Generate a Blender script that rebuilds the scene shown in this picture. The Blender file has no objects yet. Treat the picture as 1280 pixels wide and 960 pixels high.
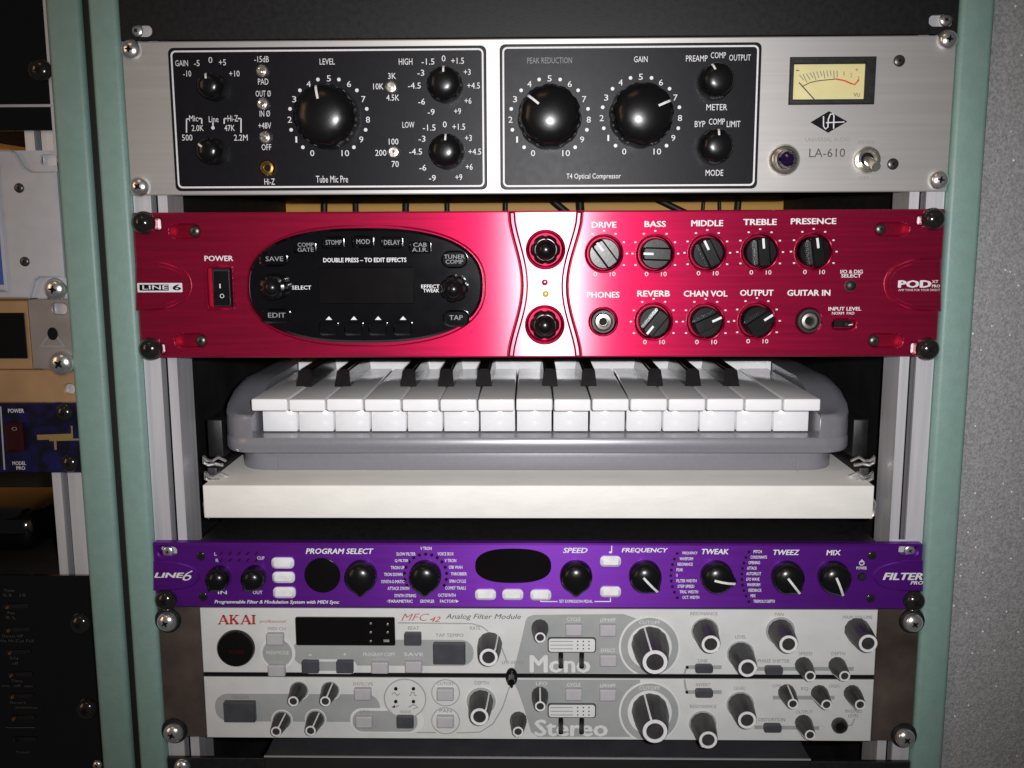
import bpy, bmesh, math, random
from mathutils import Vector, Matrix
from mathutils.geometry import tessellate_polygon
random.seed(7)
sc = bpy.context.scene
R = math.radians

# ------------------------------------------------------------------ camera
ZT = 0.52                                   # height of the top edge of the preamp panel
FPX = 1223.96
CAM = Vector((-0.003224, -0.58971, ZT - 0.108077))
PITCH, YAW, ROLL = -0.157909, 0.0191933, 0.0042978
ROT = Matrix.Rotation(YAW, 3, 'Z') @ Matrix.Rotation(PITCH, 3, 'X') @ Matrix.Rotation(ROLL, 3, 'Y')
cd = bpy.data.cameras.new('camera'); cam = bpy.data.objects.new('camera', cd)
sc.collection.objects.link(cam)
cd.sensor_width = 36; cd.lens = 36 * FPX / 1280; cd.clip_start = 0.01; cd.clip_end = 50
m = (ROT @ Matrix.Rotation(math.pi / 2, 3, 'X')).to_4x4(); m.translation = CAM
cam.matrix_world = m
sc.camera = cam

# ------------------------------------------------------------------ room light and lamps
w = bpy.data.worlds.new('World'); sc.world = w; w.use_nodes = True
w.node_tree.nodes['Background'].inputs[0].default_value = (0.62, 0.60, 0.60, 1)
w.node_tree.nodes['Background'].inputs[1].default_value = 0.08

def lamp(name, kind, loc, aim, energy, col, size=0.1, spot=None, blend=1):
    l = bpy.data.lights.new(name, kind); l.energy = energy; l.color = col
    if kind == 'AREA': l.shape = 'RECTANGLE'; l.size = size[0]; l.size_y = size[1]
    else: l.shadow_soft_size = size
    if spot: l.spot_size = R(spot); l.spot_blend = blend
    o = bpy.data.objects.new(name, l); sc.collection.objects.link(o)
    o.location = loc
    o.rotation_euler = (Vector(aim) - Vector(loc)).to_track_quat('-Z', 'Y').to_euler()
    return o
# the flash beside the lens
lamp('camera_flash', 'SPOT', CAM + Vector((0.022, 0.0, 0.012)), (0.012, 0, ZT - 0.185), 17.5, (1.0, 0.985, 1.0), 0.009, 78, 1.0)
# overhead room lamp; the left area light is added for the room's warm reflection
lamp('ceiling_lamp', 'AREA', (-0.5, -1.3, ZT + 1.35), (0, 0, ZT - 0.1), 1.2, (1.0, 0.60, 0.26), (0.5, 0.3))
lamp('side_fill', 'AREA', (-1.5, -1.1, ZT + 0.25), (-0.2, 0, ZT - 0.1), 3.2, (1.0, 0.66, 0.40), (0.4, 0.9))  # added area light, stands in for the warm room on the left
sc.view_settings.view_transform = 'Standard'; sc.view_settings.look = 'None'
sc.view_settings.exposure = 0; sc.view_settings.gamma = 1

# ------------------------------------------------------------------ helpers
PY = 0.0          # front plane of the unit being built
def pt(u, v, y=None):
    """measured photo position -> (x, z) on the upright plane at depth y"""
    if y is None: y = PY
    d = ROT @ Vector(((u - 640) / FPX, 1, (480 - v) / FPX))
    p = CAM + d * ((y - CAM.y) / d.y)
    return p.x, p.z
def onto(x, z):
    # a rack position carried forward to the plane PY (real panels stand a little proud)
    k_ = (PY - CAM.y) / -CAM.y
    return CAM.x + (x - CAM.x) * k_, CAM.z + (z - CAM.z) * k_
def sc_at(u, v, y=None):
    a = pt(u - .5, v, y); b = pt(u + .5, v, y); c = pt(u, v - .5, y); d = pt(u, v + .5, y)
    return b[0] - a[0], c[1] - d[1]

M = {}
def mat(name, col, rough=.5, metal=0.0, var=None, bump=None, coat=0, aniso=0, stretch=None, spec=None, coatr=.1, emit=None, trans=0):
    k = bpy.data.materials.new(name); k.use_nodes = True
    nt = k.node_tree; b = nt.nodes['Principled BSDF']; L = nt.links
    b.inputs['Base Color'].default_value = (*col, 1); b.inputs['Roughness'].default_value = rough
    b.inputs['Metallic'].default_value = metal
    if coat: b.inputs['Coat Weight'].default_value = coat; b.inputs['Coat Roughness'].default_value = coatr
    if spec is not None: b.inputs['Specular IOR Level'].default_value = spec
    if trans: b.inputs['Transmission Weight'].default_value = trans
    if emit: b.inputs['Emission Color'].default_value = (*emit[0], 1); b.inputs['Emission Strength'].default_value = emit[1]
    if aniso:
        b.inputs['Anisotropic'].default_value = aniso; b.inputs['Anisotropic Rotation'].default_value = .25
        t = nt.nodes.new('ShaderNodeTangent'); t.direction_type = 'RADIAL'; t.axis = 'Z'
        L.new(t.outputs[0], b.inputs['Tangent'])
    co = None
    def coords(st):
        g = nt.nodes.new('ShaderNodeNewGeometry'); mp = nt.nodes.new('ShaderNodeMapping')
        L.new(g.outputs['Position'], mp.inputs[0]); mp.inputs['Scale'].default_value = st or (1, 1, 1)
        return mp.outputs[0]
    if var:
        s, amt = var
        n = nt.nodes.new('ShaderNodeTexNoise'); n.inputs['Scale'].default_value = s; n.inputs['Detail'].default_value = 5
        L.new(coords(stretch), n.inputs['Vector'])
        mr = nt.nodes.new('ShaderNodeMapRange'); mr.inputs[1].default_value = .25; mr.inputs[2].default_value = .75
        mr.inputs[3].default_value = 1 - amt; mr.inputs[4].default_value = 1 + amt
        L.new(n.outputs[0], mr.inputs[0])
        mx = nt.nodes.new('ShaderNodeMix'); mx.data_type = 'RGBA'; mx.blend_type = 'MULTIPLY'; mx.inputs[0].default_value = 1
        mx.inputs[6].default_value = (*col, 1); L.new(mr.outputs[0], mx.inputs[7]); L.new(mx.outputs[2], b.inputs['Base Color'])
        mr2 = nt.nodes.new('ShaderNodeMapRange'); mr2.inputs[3].default_value = max(.02, rough * (1 - amt)); mr2.inputs[4].default_value = min(1, rough * (1 + amt))
        L.new(n.outputs[0], mr2.inputs[0]); L.new(mr2.outputs[0], b.inputs['Roughness'])
    if bump:
        s, st = bump
        n = nt.nodes.new('ShaderNodeTexNoise'); n.inputs['Scale'].default_value = s; n.inputs['Detail'].default_value = 4
        L.new(coords(stretch), n.inputs['Vector'])
        bp = nt.nodes.new('ShaderNodeBump'); bp.inputs['Strength'].default_value = st; bp.inputs['Distance'].default_value = .001
        L.new(n.outputs[0], bp.inputs['Height']); L.new(bp.outputs[0], b.inputs['Normal'])
    M[name] = k
    return k

def gloss(name, fac, rough, aniso):
    # clear lacquer over the brushed anodising: a second, narrower lobe
    nt = M[name].node_tree; L = nt.links; out = nt.nodes['Material Output']; b = nt.nodes['Principled BSDF']
    g = nt.nodes.new('ShaderNodeBsdfAnisotropic'); g.distribution = 'BECKMANN'; g.inputs['Roughness'].default_value = rough; g.inputs['Anisotropy'].default_value = aniso
    g.inputs['Color'].default_value = (.95, .95, .97, 1)
    t = nt.nodes.new('ShaderNodeTangent'); t.direction_type = 'RADIAL'; t.axis = 'Z'; L.new(t.outputs[0], g.inputs['Tangent'])
    mx = nt.nodes.new('ShaderNodeMixShader'); mx.inputs[0].default_value = fac
    L.new(b.outputs[0], mx.inputs[1]); L.new(g.outputs[0], mx.inputs[2]); L.new(mx.outputs[0], out.inputs[0])
mat('brushed_aluminium', (.57, .555, .54), .55, .62, (120, .05), (260, .05), aniso=.6, stretch=(.05, 1, 3))
mat('black_paint', (.010, .010, .011), .45, 0, (300, .25), (900, .04), spec=.25)
mat('faceplate_black', (.007, .0066, .0085), .44, 0, (200, .08), (700, .02), spec=.2, aniso=.5)
mat('knob_black', (.0045, .0045, .005), .26, 0, (60, .2), (700, .02), spec=.32, coat=.10, coatr=.12)
mat('satin_black', (.008, .008, .009), .45, 0, (200, .3), (900, .05))
mat('gloss_black', (.0025, .0025, .0035), .12, 0, (90, .2), coat=.4, coatr=.05)
mat('display_black', (.0035, .003, .003), .14, 0, (40, .2))
mat('white_print', (.66, .66, .67), .5, 0, (900, .12))
mat('dim_print', (.22, .22, .23), .6, 0, (900, .2))
mat('dark_print', (.06, .055, .055), .5)
mat('grey_print', (.25, .245, .24), .5)
mat('chrome', (.80, .79, .78), .24, .9, (150, .25), (120, .08))
mat('nickel', (.70, .66, .58), .25, .92, (300, .2))
mat('brass', (.72, .47, .12), .22, 1, (300, .2))
mat('black_screw', (.035, .033, .03), .16, .6, (200, .25), coat=.3)
mat('dark_steel', (.10, .095, .09), .35, .8, (300, .3))
mat('red_anodised', (.48, .003, .060), .50, .80, (220, .14), (300, .06), aniso=.82, stretch=(.08, 1, 2.5))
gloss('red_anodised', .07, .312, .66)
mat('red_plain', (.30, .003, .030), .5, .7, (160, .12), (500, .05), aniso=.6)
mat('purple_anodised', (.125, .011, .285), .50, .65, (160, .08), (300, .04), aniso=.7, stretch=(.1, 1, 2))
gloss('purple_anodised', .003, .36, .5)
mat('silver_button', (.86, .86, .88), .30, .2, (200, .1))
mat('filter_cream', (.56, .57, .555), .5, 0, (90, .05), (800, .03))
mat('filter_grey', (.30, .315, .31), .5, 0, (90, .06))
mat('filter_pale', (.62, .63, .615), .5, 0, (90, .05))
mat('filter_lilac', (.40, .393, .412), .42, 0, (90, .08))
mat('filter_charcoal', (.052, .053, .062), .4, 0, (120, .15))
mat('filter_knob', (.028, .027, .028), .42, 0, (150, .3), (700, .06))
mat('red_print', (.42, .03, .03), .5)
mat('purple_jewel', (.010, .003, .028), .06, 0, coat=1, coatr=.03)
mat('meter_face', (.68, .61, .29), .5, 0, (60, .06))
mat('red_ink', (.65, .06, .02), .5)
mat('red_led', (.45, .01, .02), .2, coat=.5)
mat('yellow_led', (.55, .42, .03), .2, coat=.5)
mat('amber_led', (.10, .045, .01), .3, emit=((1, .35, .03), .02))
mat('red_lens', (.05, .003, .004), .18, coat=.5)
mat('green_paint', (.205, .325, .29), .50, 0, (160, .06), (500, .16), coat=.08, coatr=.3)
mat('rail_aluminium', (.74, .74, .77), .40, .55, (160, .14), (200, .06), stretch=(1, 1, .05))
mat('slot_dark', (.004, .004, .0055), .6, spec=.15)
mat('interior_black', (.0030, .0027, .0025), .7, 0, (30, .3))
mat('chassis_brown', (.075, .05, .03), .5, .3, (40, .3))
mat('tan_wood', (.64, .34, .055), .55, 0, (14, .16), (300, .06), stretch=(.3, 1, 4))
mat('key_white', (.82, .82, .83), .16, 0, (90, .03), coat=.35, coatr=.06)
mat('key_black', (.012, .011, .011), .2, 0, (90, .2))
mat('silver_plastic', (.21, .21, .232), .34, .20, (400, .04), (1500, .03), coat=.35, coatr=.22)
mat('board_cream', (.75, .74, .69), .55, 0, (90, .05), (420, .14), stretch=(.5, 1, 1.2))
mat('bracket_brown', (.17, .13, .11), .36, .75, (30, .5), (200, .06))
mat('cable_black', (.014, .012, .011), .5)
mat('pale_grey_paint', (.50, .50, .53), .42, .15, (90, .07), (400, .04))
mat('taupe_metal', (.30, .265, .245), .45, .4, (70, .12))
mat('copper_paint', (.42, .26, .13), .45, .3, (60, .12))
mat('blue_paint', (.05, .10, .38), .4)
mat('gold_paint', (.40, .27, .10), .4, .5)
mat('faint_print', (.075, .078, .078), .6); mat('lid_grey', (.10, .10, .11), .38, .5, (60, .15)); mat('lid_edge_glint', (.55, .55, .57), .3, .5)
mat('dark_red', (.028, .002, .003), .3)
# marbled blue panel and flecked grey carpet
k = mat('blue_marble', (.02, .02, .12), .25, coat=.3)
nt = k.node_tree; g = nt.nodes.new('ShaderNodeNewGeometry'); n = nt.nodes.new('ShaderNodeTexNoise')
n.inputs['Scale'].default_value = 60; n.inputs['Detail'].default_value = 3; n.inputs['Distortion'].default_value = 1.5
cr = nt.nodes.new('ShaderNodeValToRGB'); e = cr.color_ramp.elements
e[0].position = .42; e[0].color = (.005, .004, .012, 1); e[1].position = .72; e[1].color = (.009, .010, .075, 1)
nt.links.new(g.outputs['Position'], n.inputs['Vector']); nt.links.new(n.outputs[0], cr.inputs[0]); nt.links.new(cr.outputs[0], nt.nodes['Principled BSDF'].inputs['Base Color'])
k = mat('flecked_carpet', (.25, .25, .25), .8, bump=(900, .8))
nt = k.node_tree; L = nt.links; b = nt.nodes['Principled BSDF']; g = nt.nodes.new('ShaderNodeNewGeometry')
n = nt.nodes.new('ShaderNodeTexNoise'); n.inputs['Scale'].default_value = 650; n.inputs['Detail'].default_value = 3
cr = nt.nodes.new('ShaderNodeValToRGB'); e = cr.color_ramp.elements
e[0].position = .30; e[0].color = (.22, .22, .225, 1); e[1].position = .70; e[1].color = (.38, .385, .39, 1)
vo = nt.nodes.new('ShaderNodeTexVoronoi'); vo.inputs['Scale'].default_value = 360
lt = nt.nodes.new('ShaderNodeMath'); lt.operation = 'LESS_THAN'; lt.inputs[1].default_value = .20
sx = nt.nodes.new('ShaderNodeSeparateColor'); gt = nt.nodes.new('ShaderNodeMath'); gt.operation = 'GREATER_THAN'; gt.inputs[1].default_value = .945
mu = nt.nodes.new('ShaderNodeMath'); mu.operation = 'MULTIPLY'
mx = nt.nodes.new('ShaderNodeMix'); mx.data_type = 'RGBA'; mx.inputs[7].default_value = (.92, .93, .95, 1)
L.new(g.outputs['Position'], n.inputs['Vector']); L.new(g.outputs['Position'], vo.inputs['Vector']); L.new(n.outputs[0], cr.inputs[0])
L.new(vo.outputs['Distance'], lt.inputs[0]); L.new(vo.outputs['Color'], sx.inputs[0]); L.new(sx.outputs[0], gt.inputs[0])
L.new(lt.outputs[0], mu.inputs[0]); L.new(gt.outputs[0], mu.inputs[1]); L.new(mu.outputs[0], mx.inputs[0]); L.new(cr.outputs[0], mx.inputs[6]); L.new(mx.outputs[2], b.inputs['Base Color'])

WL = {}
def link(o, parent, loc, local=False):
    sc.collection.objects.link(o)
    loc = Vector(loc)
    if parent is not None:
        o.parent = parent
        o.location = loc if local else loc - WL[parent]
        WL[o] = WL[parent] + loc if local else loc
    else:
        o.location = loc; WL[o] = loc
    return o
def thing(name, label, cat, loc=(0, 0, 0), group=None):
    o = bpy.data.objects.new(name, None); o.empty_display_size = .01
    o['label'] = label; o['category'] = cat
    if group: o['group'] = group
    return link(o, None, loc)
def tag(o, label, cat, group=None):
    o['label'] = label; o['category'] = cat
    if group: o['group'] = group
    return o
def mesh(name, V, F, material, smooth=False):
    me = bpy.data.meshes.new(name); me.from_pydata([tuple(v) for v in V], [], F); me.validate()
    bm = bmesh.new(); bm.from_mesh(me); bmesh.ops.remove_doubles(bm, verts=bm.verts, dist=1e-7)
    bmesh.ops.recalc_face_normals(bm, faces=bm.faces); bm.to_mesh(me); bm.free()
    me.materials.append(M[material])
    if smooth:
        me.polygons.foreach_set('use_smooth', [True] * len(me.polygons)); me.set_sharp_from_angle(angle=R(38))
    return me
def put(name, me, parent, loc=(0, 0, 0), local=False, ang=0):
    o = bpy.data.objects.new(name, me); link(o, parent, loc, local)
    if ang: o.rotation_euler = (0, R(ang), 0)
    return o
def ccw(p):
    a = sum(p[i][0] * p[(i + 1) % len(p)][1] - p[(i + 1) % len(p)][0] * p[i][1] for i in range(len(p)))
    return list(p) if a > 0 else list(p)[::-1]
def inset(p, d):
    r = []; n = len(p)
    for i in range(n):
        a, b, c = Vector(p[i - 1]), Vector(p[i]), Vector(p[(i + 1) % n])
        e1 = (b - a).normalized(); e2 = (c - b).normalized()
        n1 = Vector((-e1.y, e1.x)); n2 = Vector((-e2.y, e2.x)); nn = n1 + n2
        if nn.length < 1e-6: nn = n1
        nn.normalize(); k = d / max(.35, nn.dot(n1)); r.append(tuple(b + nn * k))
    return r
def plate_mesh(name, outer, y0, y1, material, bev=0, holes=(), smooth=False):
    """outline (x,z) extruded from front y0 back to y1, front edge bevelled, with real holes"""
    outer = ccw(outer); holes = [ccw(h)[::-1] for h in holes]
    loops = [outer] + list(holes)
    fr = [inset(outer, bev) if bev else outer] + [inset(h, bev) if bev else h for h in holes]
    V, F = [], []
    tri = tessellate_polygon([[Vector((x * 1000, z * 1000, 0)) for x, z in l] for l in fr])
    for l in fr: V += [(x, y0, z) for x, z in l]
    nf = len(V); F += [tuple(t) for t in tri]
    o = 0
    prev = 0
    mids = len(V)
    if bev:
        for l in loops: V += [(x, y0 + bev, z) for x, z in l]
    backs = len(V)
    for l in loops: V += [(x, y1, z) for x, z in l]
    F += [tuple(backs + i for i in t) for t in tri]
    for l in loops:
        n_ = len(l)
        for i in range(n_):
            j = (i + 1) % n_
            if bev:
                F.append((o + i, o + j, mids + o + j, mids + o + i)); F.append((mids + o + i, mids + o + j, backs + o + j, backs + o + i))
            else: F.append((o + i, o + j, backs + o + j, backs + o + i))
        o += n_
    return mesh(name, V, F, material, smooth)
def plate(name, outer, y0, y1, material, parent, bev=0, holes=(), smooth=False):
    cx = sum(p[0] for p in outer) / len(outer); cz = min(p[1] for p in outer)
    f = lambda l: [(x - cx, z - cz) for x, z in l]
    me = plate_mesh(name, f(outer), y0, y1, material, bev, [f(h) for h in holes], smooth)
    return put(name, me, parent, (cx, 0, cz))
def rect(x0, z0, x1, z1, r=0, n=5):
    x0, x1 = min(x0, x1), max(x0, x1); z0, z1 = min(z0, z1), max(z0, z1)
    if r <= 0: return [(x0, z0), (x1, z0), (x1, z1), (x0, z1)]
    P = []
    for cx, cz, a in ((x1 - r, z0 + r, -90), (x1 - r, z1 - r, 0), (x0 + r, z1 - r, 90), (x0 + r, z0 + r, 180)):
        for i in range(n + 1):
            t = R(a + 90 * i / n); P.append((cx + r * math.cos(t), cz + r * math.sin(t)))
    return P
def prect(u0, v0, u1, v1, r=0, y=None, n=5):
    a, b = pt(u0, (v0 + v1) / 2, y)[0], pt(u1, (v0 + v1) / 2, y)[0]
    c, d = pt((u0 + u1) / 2, v1, y)[1], pt((u0 + u1) / 2, v0, y)[1]
    return rect(a, c, b, d, r, n)
def ppoly(pts, y=None): return [pt(u, v, y) for u, v in pts]
def circ(x, z, r, n=24, rz=None): return [(x + r * math.cos(2 * math.pi * i / n), z + (rz or r) * math.sin(2 * math.pi * i / n)) for i in range(n)]
def pcirc(u, v, r, n=24, y=None, rv=None):
    x, z = pt(u, v, y); s = sc_at(u, v, y)[0]; return circ(x, z, r * s, n, rv * s if rv else None)
def band(pts, wd):
    """open polyline with width -> outline"""
    A, B = [], []
    for i, p in enumerate(pts):
        a = Vector(pts[max(0, i - 1)]); b = Vector(pts[min(len(pts) - 1, i + 1)]); d = (b - a).normalized(); nn = Vector((-d.y, d.x)) * wd / 2
        A.append(tuple(Vector(p) + nn)); B.append(tuple(Vector(p) - nn))
    return A + B[::-1]
def sheet(name, outer, y, material, parent, holes=()):
    return plate(name, outer, y, y + .00012, material, parent, 0, holes)
def pline(name, pts, wpx, y, material, parent):
    s = sc_at(*pts[0])[0]; return sheet(name, band(ppoly(pts), wpx * s), y, material, parent)
def lathe_mesh(name, prof, material, seg=28, rf=None, smooth=True):
    """profile [(radius, y)] turned about the y axis; rf(theta, r, k) reshapes"""
    V, F, rings = [], [], []
    for k, (r, y) in enumerate(prof):
        if r < 1e-6: rings.append([len(V)]); V.append((0, y, 0)); continue
        ring = []
        for i in range(seg):
            t = 2 * math.pi * i / seg; rr = rf(t, r, k) if rf else r
            ring.append(len(V)); V.append((rr * math.sin(t), y, rr * math.cos(t)))
        rings.append(ring)
    for a, b in zip(rings, rings[1:]):
        for i in range(seg):
            j = (i + 1) % seg
            if len(a) == 1 and len(b) == 1: continue
            if len(a) == 1: F.append((a[0], b[i], b[j]))
            elif len(b) == 1: F.append((a[i], b[0], a[j]))
            else: F.append((a[i], b[i], b[j], a[j]))
    return mesh(name, V, F, material, smooth)
CACHE = {}
def lathe(name, prof, u, v, material, parent, y=0, seg=28, rf=None, ang=0, key=None, smooth=True):
    ck = (name, key or str(prof), material, seg)
    if ck not in CACHE: CACHE[ck] = lathe_mesh(name, prof, material, seg, rf, smooth)
    x, z = pt(u, v, PY if y == 0 else y)
    return put(name, CACHE[ck], parent, (x, y, z), ang=ang)
def mm(prof): return [(r / 1000, y / 1000) for r, y in prof]
def box_mesh(name, sx, sy, sz, material, bev=0, segs=2):
    bm = bmesh.new(); bmesh.ops.create_cube(bm, size=1)
    for v in bm.verts: v.co = Vector((v.co.x * sx, v.co.y * sy, (v.co.z + .5) * sz))
    if bev: bmesh.ops.bevel(bm, geom=bm.edges[:], offset=bev, segments=segs, affect='EDGES', profile=.5)
    me = bpy.data.meshes.new(name); bm.to_mesh(me); bm.free(); me.materials.append(M[material])
    if bev:
        me.polygons.foreach_set('use_smooth', [True] * len(me.polygons)); me.set_sharp_from_angle(angle=R(50))
    return me
def box(name, x0, x1, y0, y1, z0, z1, material, parent, bev=0, segs=2):
    return put(name, box_mesh(name, abs(x1 - x0), abs(y1 - y0), abs(z1 - z0), material, bev, segs), parent, ((x0 + x1) / 2, (y0 + y1) / 2, min(z0, z1)))
def tube_mesh(name, pts, r, material, seg=8):
    V, F = [], []; pts = [Vector(p) for p in pts]; up = Vector((.13, .9, .3)).normalized()
    for i, p in enumerate(pts):
        d = (pts[min(i + 1, len(pts) - 1)] - pts[max(i - 1, 0)]).normalized(); a = d.cross(up).normalized(); b = d.cross(a)
        for j in range(seg):
            t = 2 * math.pi * j / seg; V.append(p + a * r * math.cos(t) + b * r * math.sin(t))
    for i in range(len(pts) - 1):
        for j in range(seg):
            k_ = (j + 1) % seg; F.append((i * seg + j, i * seg + k_, (i + 1) * seg + k_, (i + 1) * seg + j))
    F.append(tuple(range(seg))[::-1]); F.append(tuple((len(pts) - 1) * seg + j for j in range(seg)))
    return mesh(name, V, F, material, True)
def txt(parent, s, u, v, wpx, hpx, material='white_print', y=-.0004, bold=0, shear=0, spacing=1.0):
    """printed lettering, fitted to a box wpx x hpx (photo pixels) centred on u, v"""
    c = bpy.data.curves.new('lettering', 'FONT'); c.body = s; c.resolution_u = 2; c.offset = min(0, bold); c.shear = shear; c.space_character = spacing
    t = bpy.data.objects.new('lettering', c); me = bpy.data.meshes.new_from_object(t)
    bpy.data.objects.remove(t); bpy.data.curves.remove(c)
    if bold > 0:            # heavier strokes: the same print laid down again, slightly shifted
        bm = bmesh.new(); bm.from_mesh(me); base = bm.faces[:]
        for n_, (dx, dz) in enumerate(((-1, 0), (1, 0), (0, -.6), (0, .6))):
            g = bmesh.ops.duplicate(bm, geom=base)['geom']
            for v_ in g:
                if isinstance(v_, bmesh.types.BMVert): v_.co += Vector((dx * bold, dz * bold, (n_ + 1) * .002))
        bm.to_mesh(me); bm.free()
    xs = [p.co.x for p in me.vertices]; ys = [p.co.y for p in me.vertices]
    if not xs: return
    a, b, e_, f = min(xs), max(xs), min(ys), max(ys)
    kx, kz = sc_at(u, v, y); X, Z = pt(u, v, y)
    fx = wpx * kx / (b - a); fz = hpx * kz / (f - e_)
    for p in me.vertices: p.co = ((p.co.x - (a + b) / 2) * fx, -p.co.z * .004, (p.co.y - (e_ + f) / 2) * fz)
    me.name = 'lettering'; me.materials.clear(); me.materials.append(M[material])
    return put('lettering', me, parent, (X, y, Z))
def screw(parent, u, v, kind, rpx=12, y=0, name='rack_screw', h=.62):
    x, z = pt(u, v, y); s = sc_at(u, v, y)[0]; r = rpx * s
    ck = ('screw', kind, round(r * 1e4), h)
    if ck not in CACHE:
        pr = [(r * 1.02, 0), (r, -r * .10)] + [(r * math.cos(R(a)), -r * .10 - r * h * math.sin(R(a))) for a in (15, 30, 45, 60, 72)] + [(r * .2, -r * .1 - r * h * .98), (r * .12, -r * h * .82), (0, -r * h * .8)]
        CACHE[ck] = lathe_mesh(name, pr, kind, 24)
    o = put(name, CACHE[ck], parent, (x, y, z), ang=random.uniform(0, 90))
    ck2 = ck + ('c',)
    if ck2 not in CACHE:          # cross-shaped drive
        a, c_ = r * .34, r * .075
        pl = [(-a, -c_), (-c_, -c_), (-c_, -a), (c_, -a), (c_, -c_), (a, -c_), (a, c_), (c_, c_), (c_, a), (-c_, a), (-c_, c_), (-a, c_)]
        CACHE[ck2] = plate_mesh('screw_drive', pl, -r * (.115 + h * .985), -r * .3, 'slot_dark')
    put('screw_drive', CACHE[ck2], o, (0, 0, 0), local=True)
    return o

# ------------------------------------------------------------------ rack frame and what is behind it
ZB, ZH = 0.0, ZT + .10
def zpx(v): return pt(640, v)[1]
def post(label, x0, x1, y0, y1):
    o = box('rack_post', x0, x1, y0, y1, ZB, ZH, 'green_paint', None, .003, 3)
    return tag(o, label, 'post', 'green rack posts')
post('green painted rack post along the left ends of the red and purple units', -.2590, -.2416, -.002, .045)
post('green painted rack post beside the blue marbled panel and pale grey unit', -.2832, -.2632, -.003, .045)
post('green painted rack post beside the flecked grey carpet', .2418, .2612, -.002, .045)
o = box('seam_shade', -.2631, -.2591, .0012, .045, ZB, ZH, 'interior_black', None); tag(o, 'black strip standing in for the shade in the gap between two green posts', 'shade strip')  # black strip paints the shade of the open gap between the posts
def rail(label, x0, sgn):
    # T-slot profile, seen from the front: outer flange, dark slot, inner flange
    w_ = [0, .0106, .0106, .0085, .0085, .0155, .0155, .0148, .0148, .0205, .0205, 0]
    d_ = [.0032, .0032, .006, .006, .018, .018, .006, .006, .0032, .0032, .030, .030]
    V, F = [], []; n_ = len(w_)
    for zz in (ZB, ZH):
        for a, b_ in zip(w_, d_): V.append((x0 + sgn * a, b_, zz))
    for i in range(n_): j = (i + 1) % n_; F.append((i, j, n_ + j, n_ + i))
    F += [tuple(t) for t in tessellate_polygon([[Vector(v) for v in V[:n_]]])]; F += [tuple(n_ + i for i in t) for t in tessellate_polygon([[Vector(v) for v in V[:n_]]])]
    cx = x0 + sgn * .01
    o = put('rack_rail', mesh('rack_rail', [(x - cx, y_, z_) for x, y_, z_ in V], F, 'rail_aluminium'), None, (cx, 0, 0))
    ln = box('slot_shade', x0 + sgn * .0087, x0 + sgn * .0153, .0165, .0178, ZB, ZH, 'slot_dark', o)  # dark strip on the slot floor paints the shade inside the slot
    return tag(o, label, 'rail', 'slotted aluminium rack rails')
rl = rail('slotted aluminium rail behind the left ears of the red unit', -.2412, 1)
rr = rail('slotted aluminium rail behind the right ears of the red unit', .2412, -1)
rl2 = rail('slotted aluminium rail showing below the blue marbled panel', -.2834, -1)
for rr_, lst in ((rl, [(203, 590), (205, 612)]), (rr, [(1146, 563), (1145, 586)])):
    for (u, v) in lst: screw(rr_, u, v, 'chrome', 8.5, .006, 'slot_nut', .45)
for sx_, lb in ((-1, 'black inner side wall of the rack beside the silver keyboard, silver clips end'), (1, 'black inner side wall of the rack facing the other side wall')):
    pass
o = box('rack_side_wall', -.2412, -.2350, .0455, .35, ZB, ZH, 'interior_black', None); tag(o, 'black side wall inside the rack, behind the rail next to two green posts', 'side wall')
o = box('rack_side_wall', .2350, .2412, .0455, .35, ZB, ZH, 'interior_black', None); tag(o, 'black side wall inside the rack, behind the rail next to the carpet', 'side wall')
# inner faces of rails turned to the rack's inside
bk = box('back_wall', -.60, .50, .372, .392, ZB, ZH, 'tan_wood', None); bk['kind'] = 'structure'
dk = box('black_backing', -.233, .233, .352, .362, ZB, ZT - .215, 'interior_black', None); tag(dk, 'black lower back panel inside the rack, behind the keyboard shelf', 'back panel')
o = box('rack_base_panel', -.2412, .2412, .0455, .392, ZB - .012, ZB - .0005, 'interior_black', None); tag(o, 'black base panel inside the rack, under the dark satin unit', 'base panel')
o = box('rack_base_panel', -.70, -.2425, .0455, .392, ZB - .012, ZB - .0005, 'interior_black', None); tag(o, 'black base panel of the neighbouring rack, under the dark slider unit', 'base panel')
wl = box('carpeted_wall', .2630, .50, .004, .05, ZB, ZH, 'flecked_carpet', None); wl['kind'] = 'structure'
# cables hanging behind the preamp
for u0, u1, wpx in ((406, 406, 8), (445, 445, 7), (508, 507, 8), (559, 559, 6), (632, 632, 6), (690, 712, 9), (725, 726, 10), (824, 862, 8), (880, 879, 4), (900, 900, 4), (923, 922, 8)):
    y_ = .34; a = pt(u0, 250, y_); b_ = pt(u1, 268, y_); s = sc_at(u0, 258, y_)[0]
    dx = (b_[0] - a[0]) / (a[1] - b_[1])
    P_ = [(a[0] - dx * .09, y_, a[1] + .09)] + [(a[0] + dx * t * .01, y_ + .002 * math.sin(t * 1.3 + u0), a[1] - t * .01) for t in range(0, 5)] + [(b_[0] + dx * .02 + .004, y_, b_[1] - .10)]
    o = put('cable', tube_mesh('cable', P_, wpx * s / 2, 'cable_black', 10), None)
    sl = abs(u1 - u0) > 10
    tag(o, 'black cable slanting in the gap between the preamp and the red unit' if sl else ('thin black cable hanging upright in the gap above the red unit' if wpx < 5 else 'thick black cable hanging upright in the gap above the red unit'), 'cable', 'slanting cables behind the gap' if sl else ('thin cables behind the gap' if wpx < 5 else 'thick cables behind the gap'))

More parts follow.
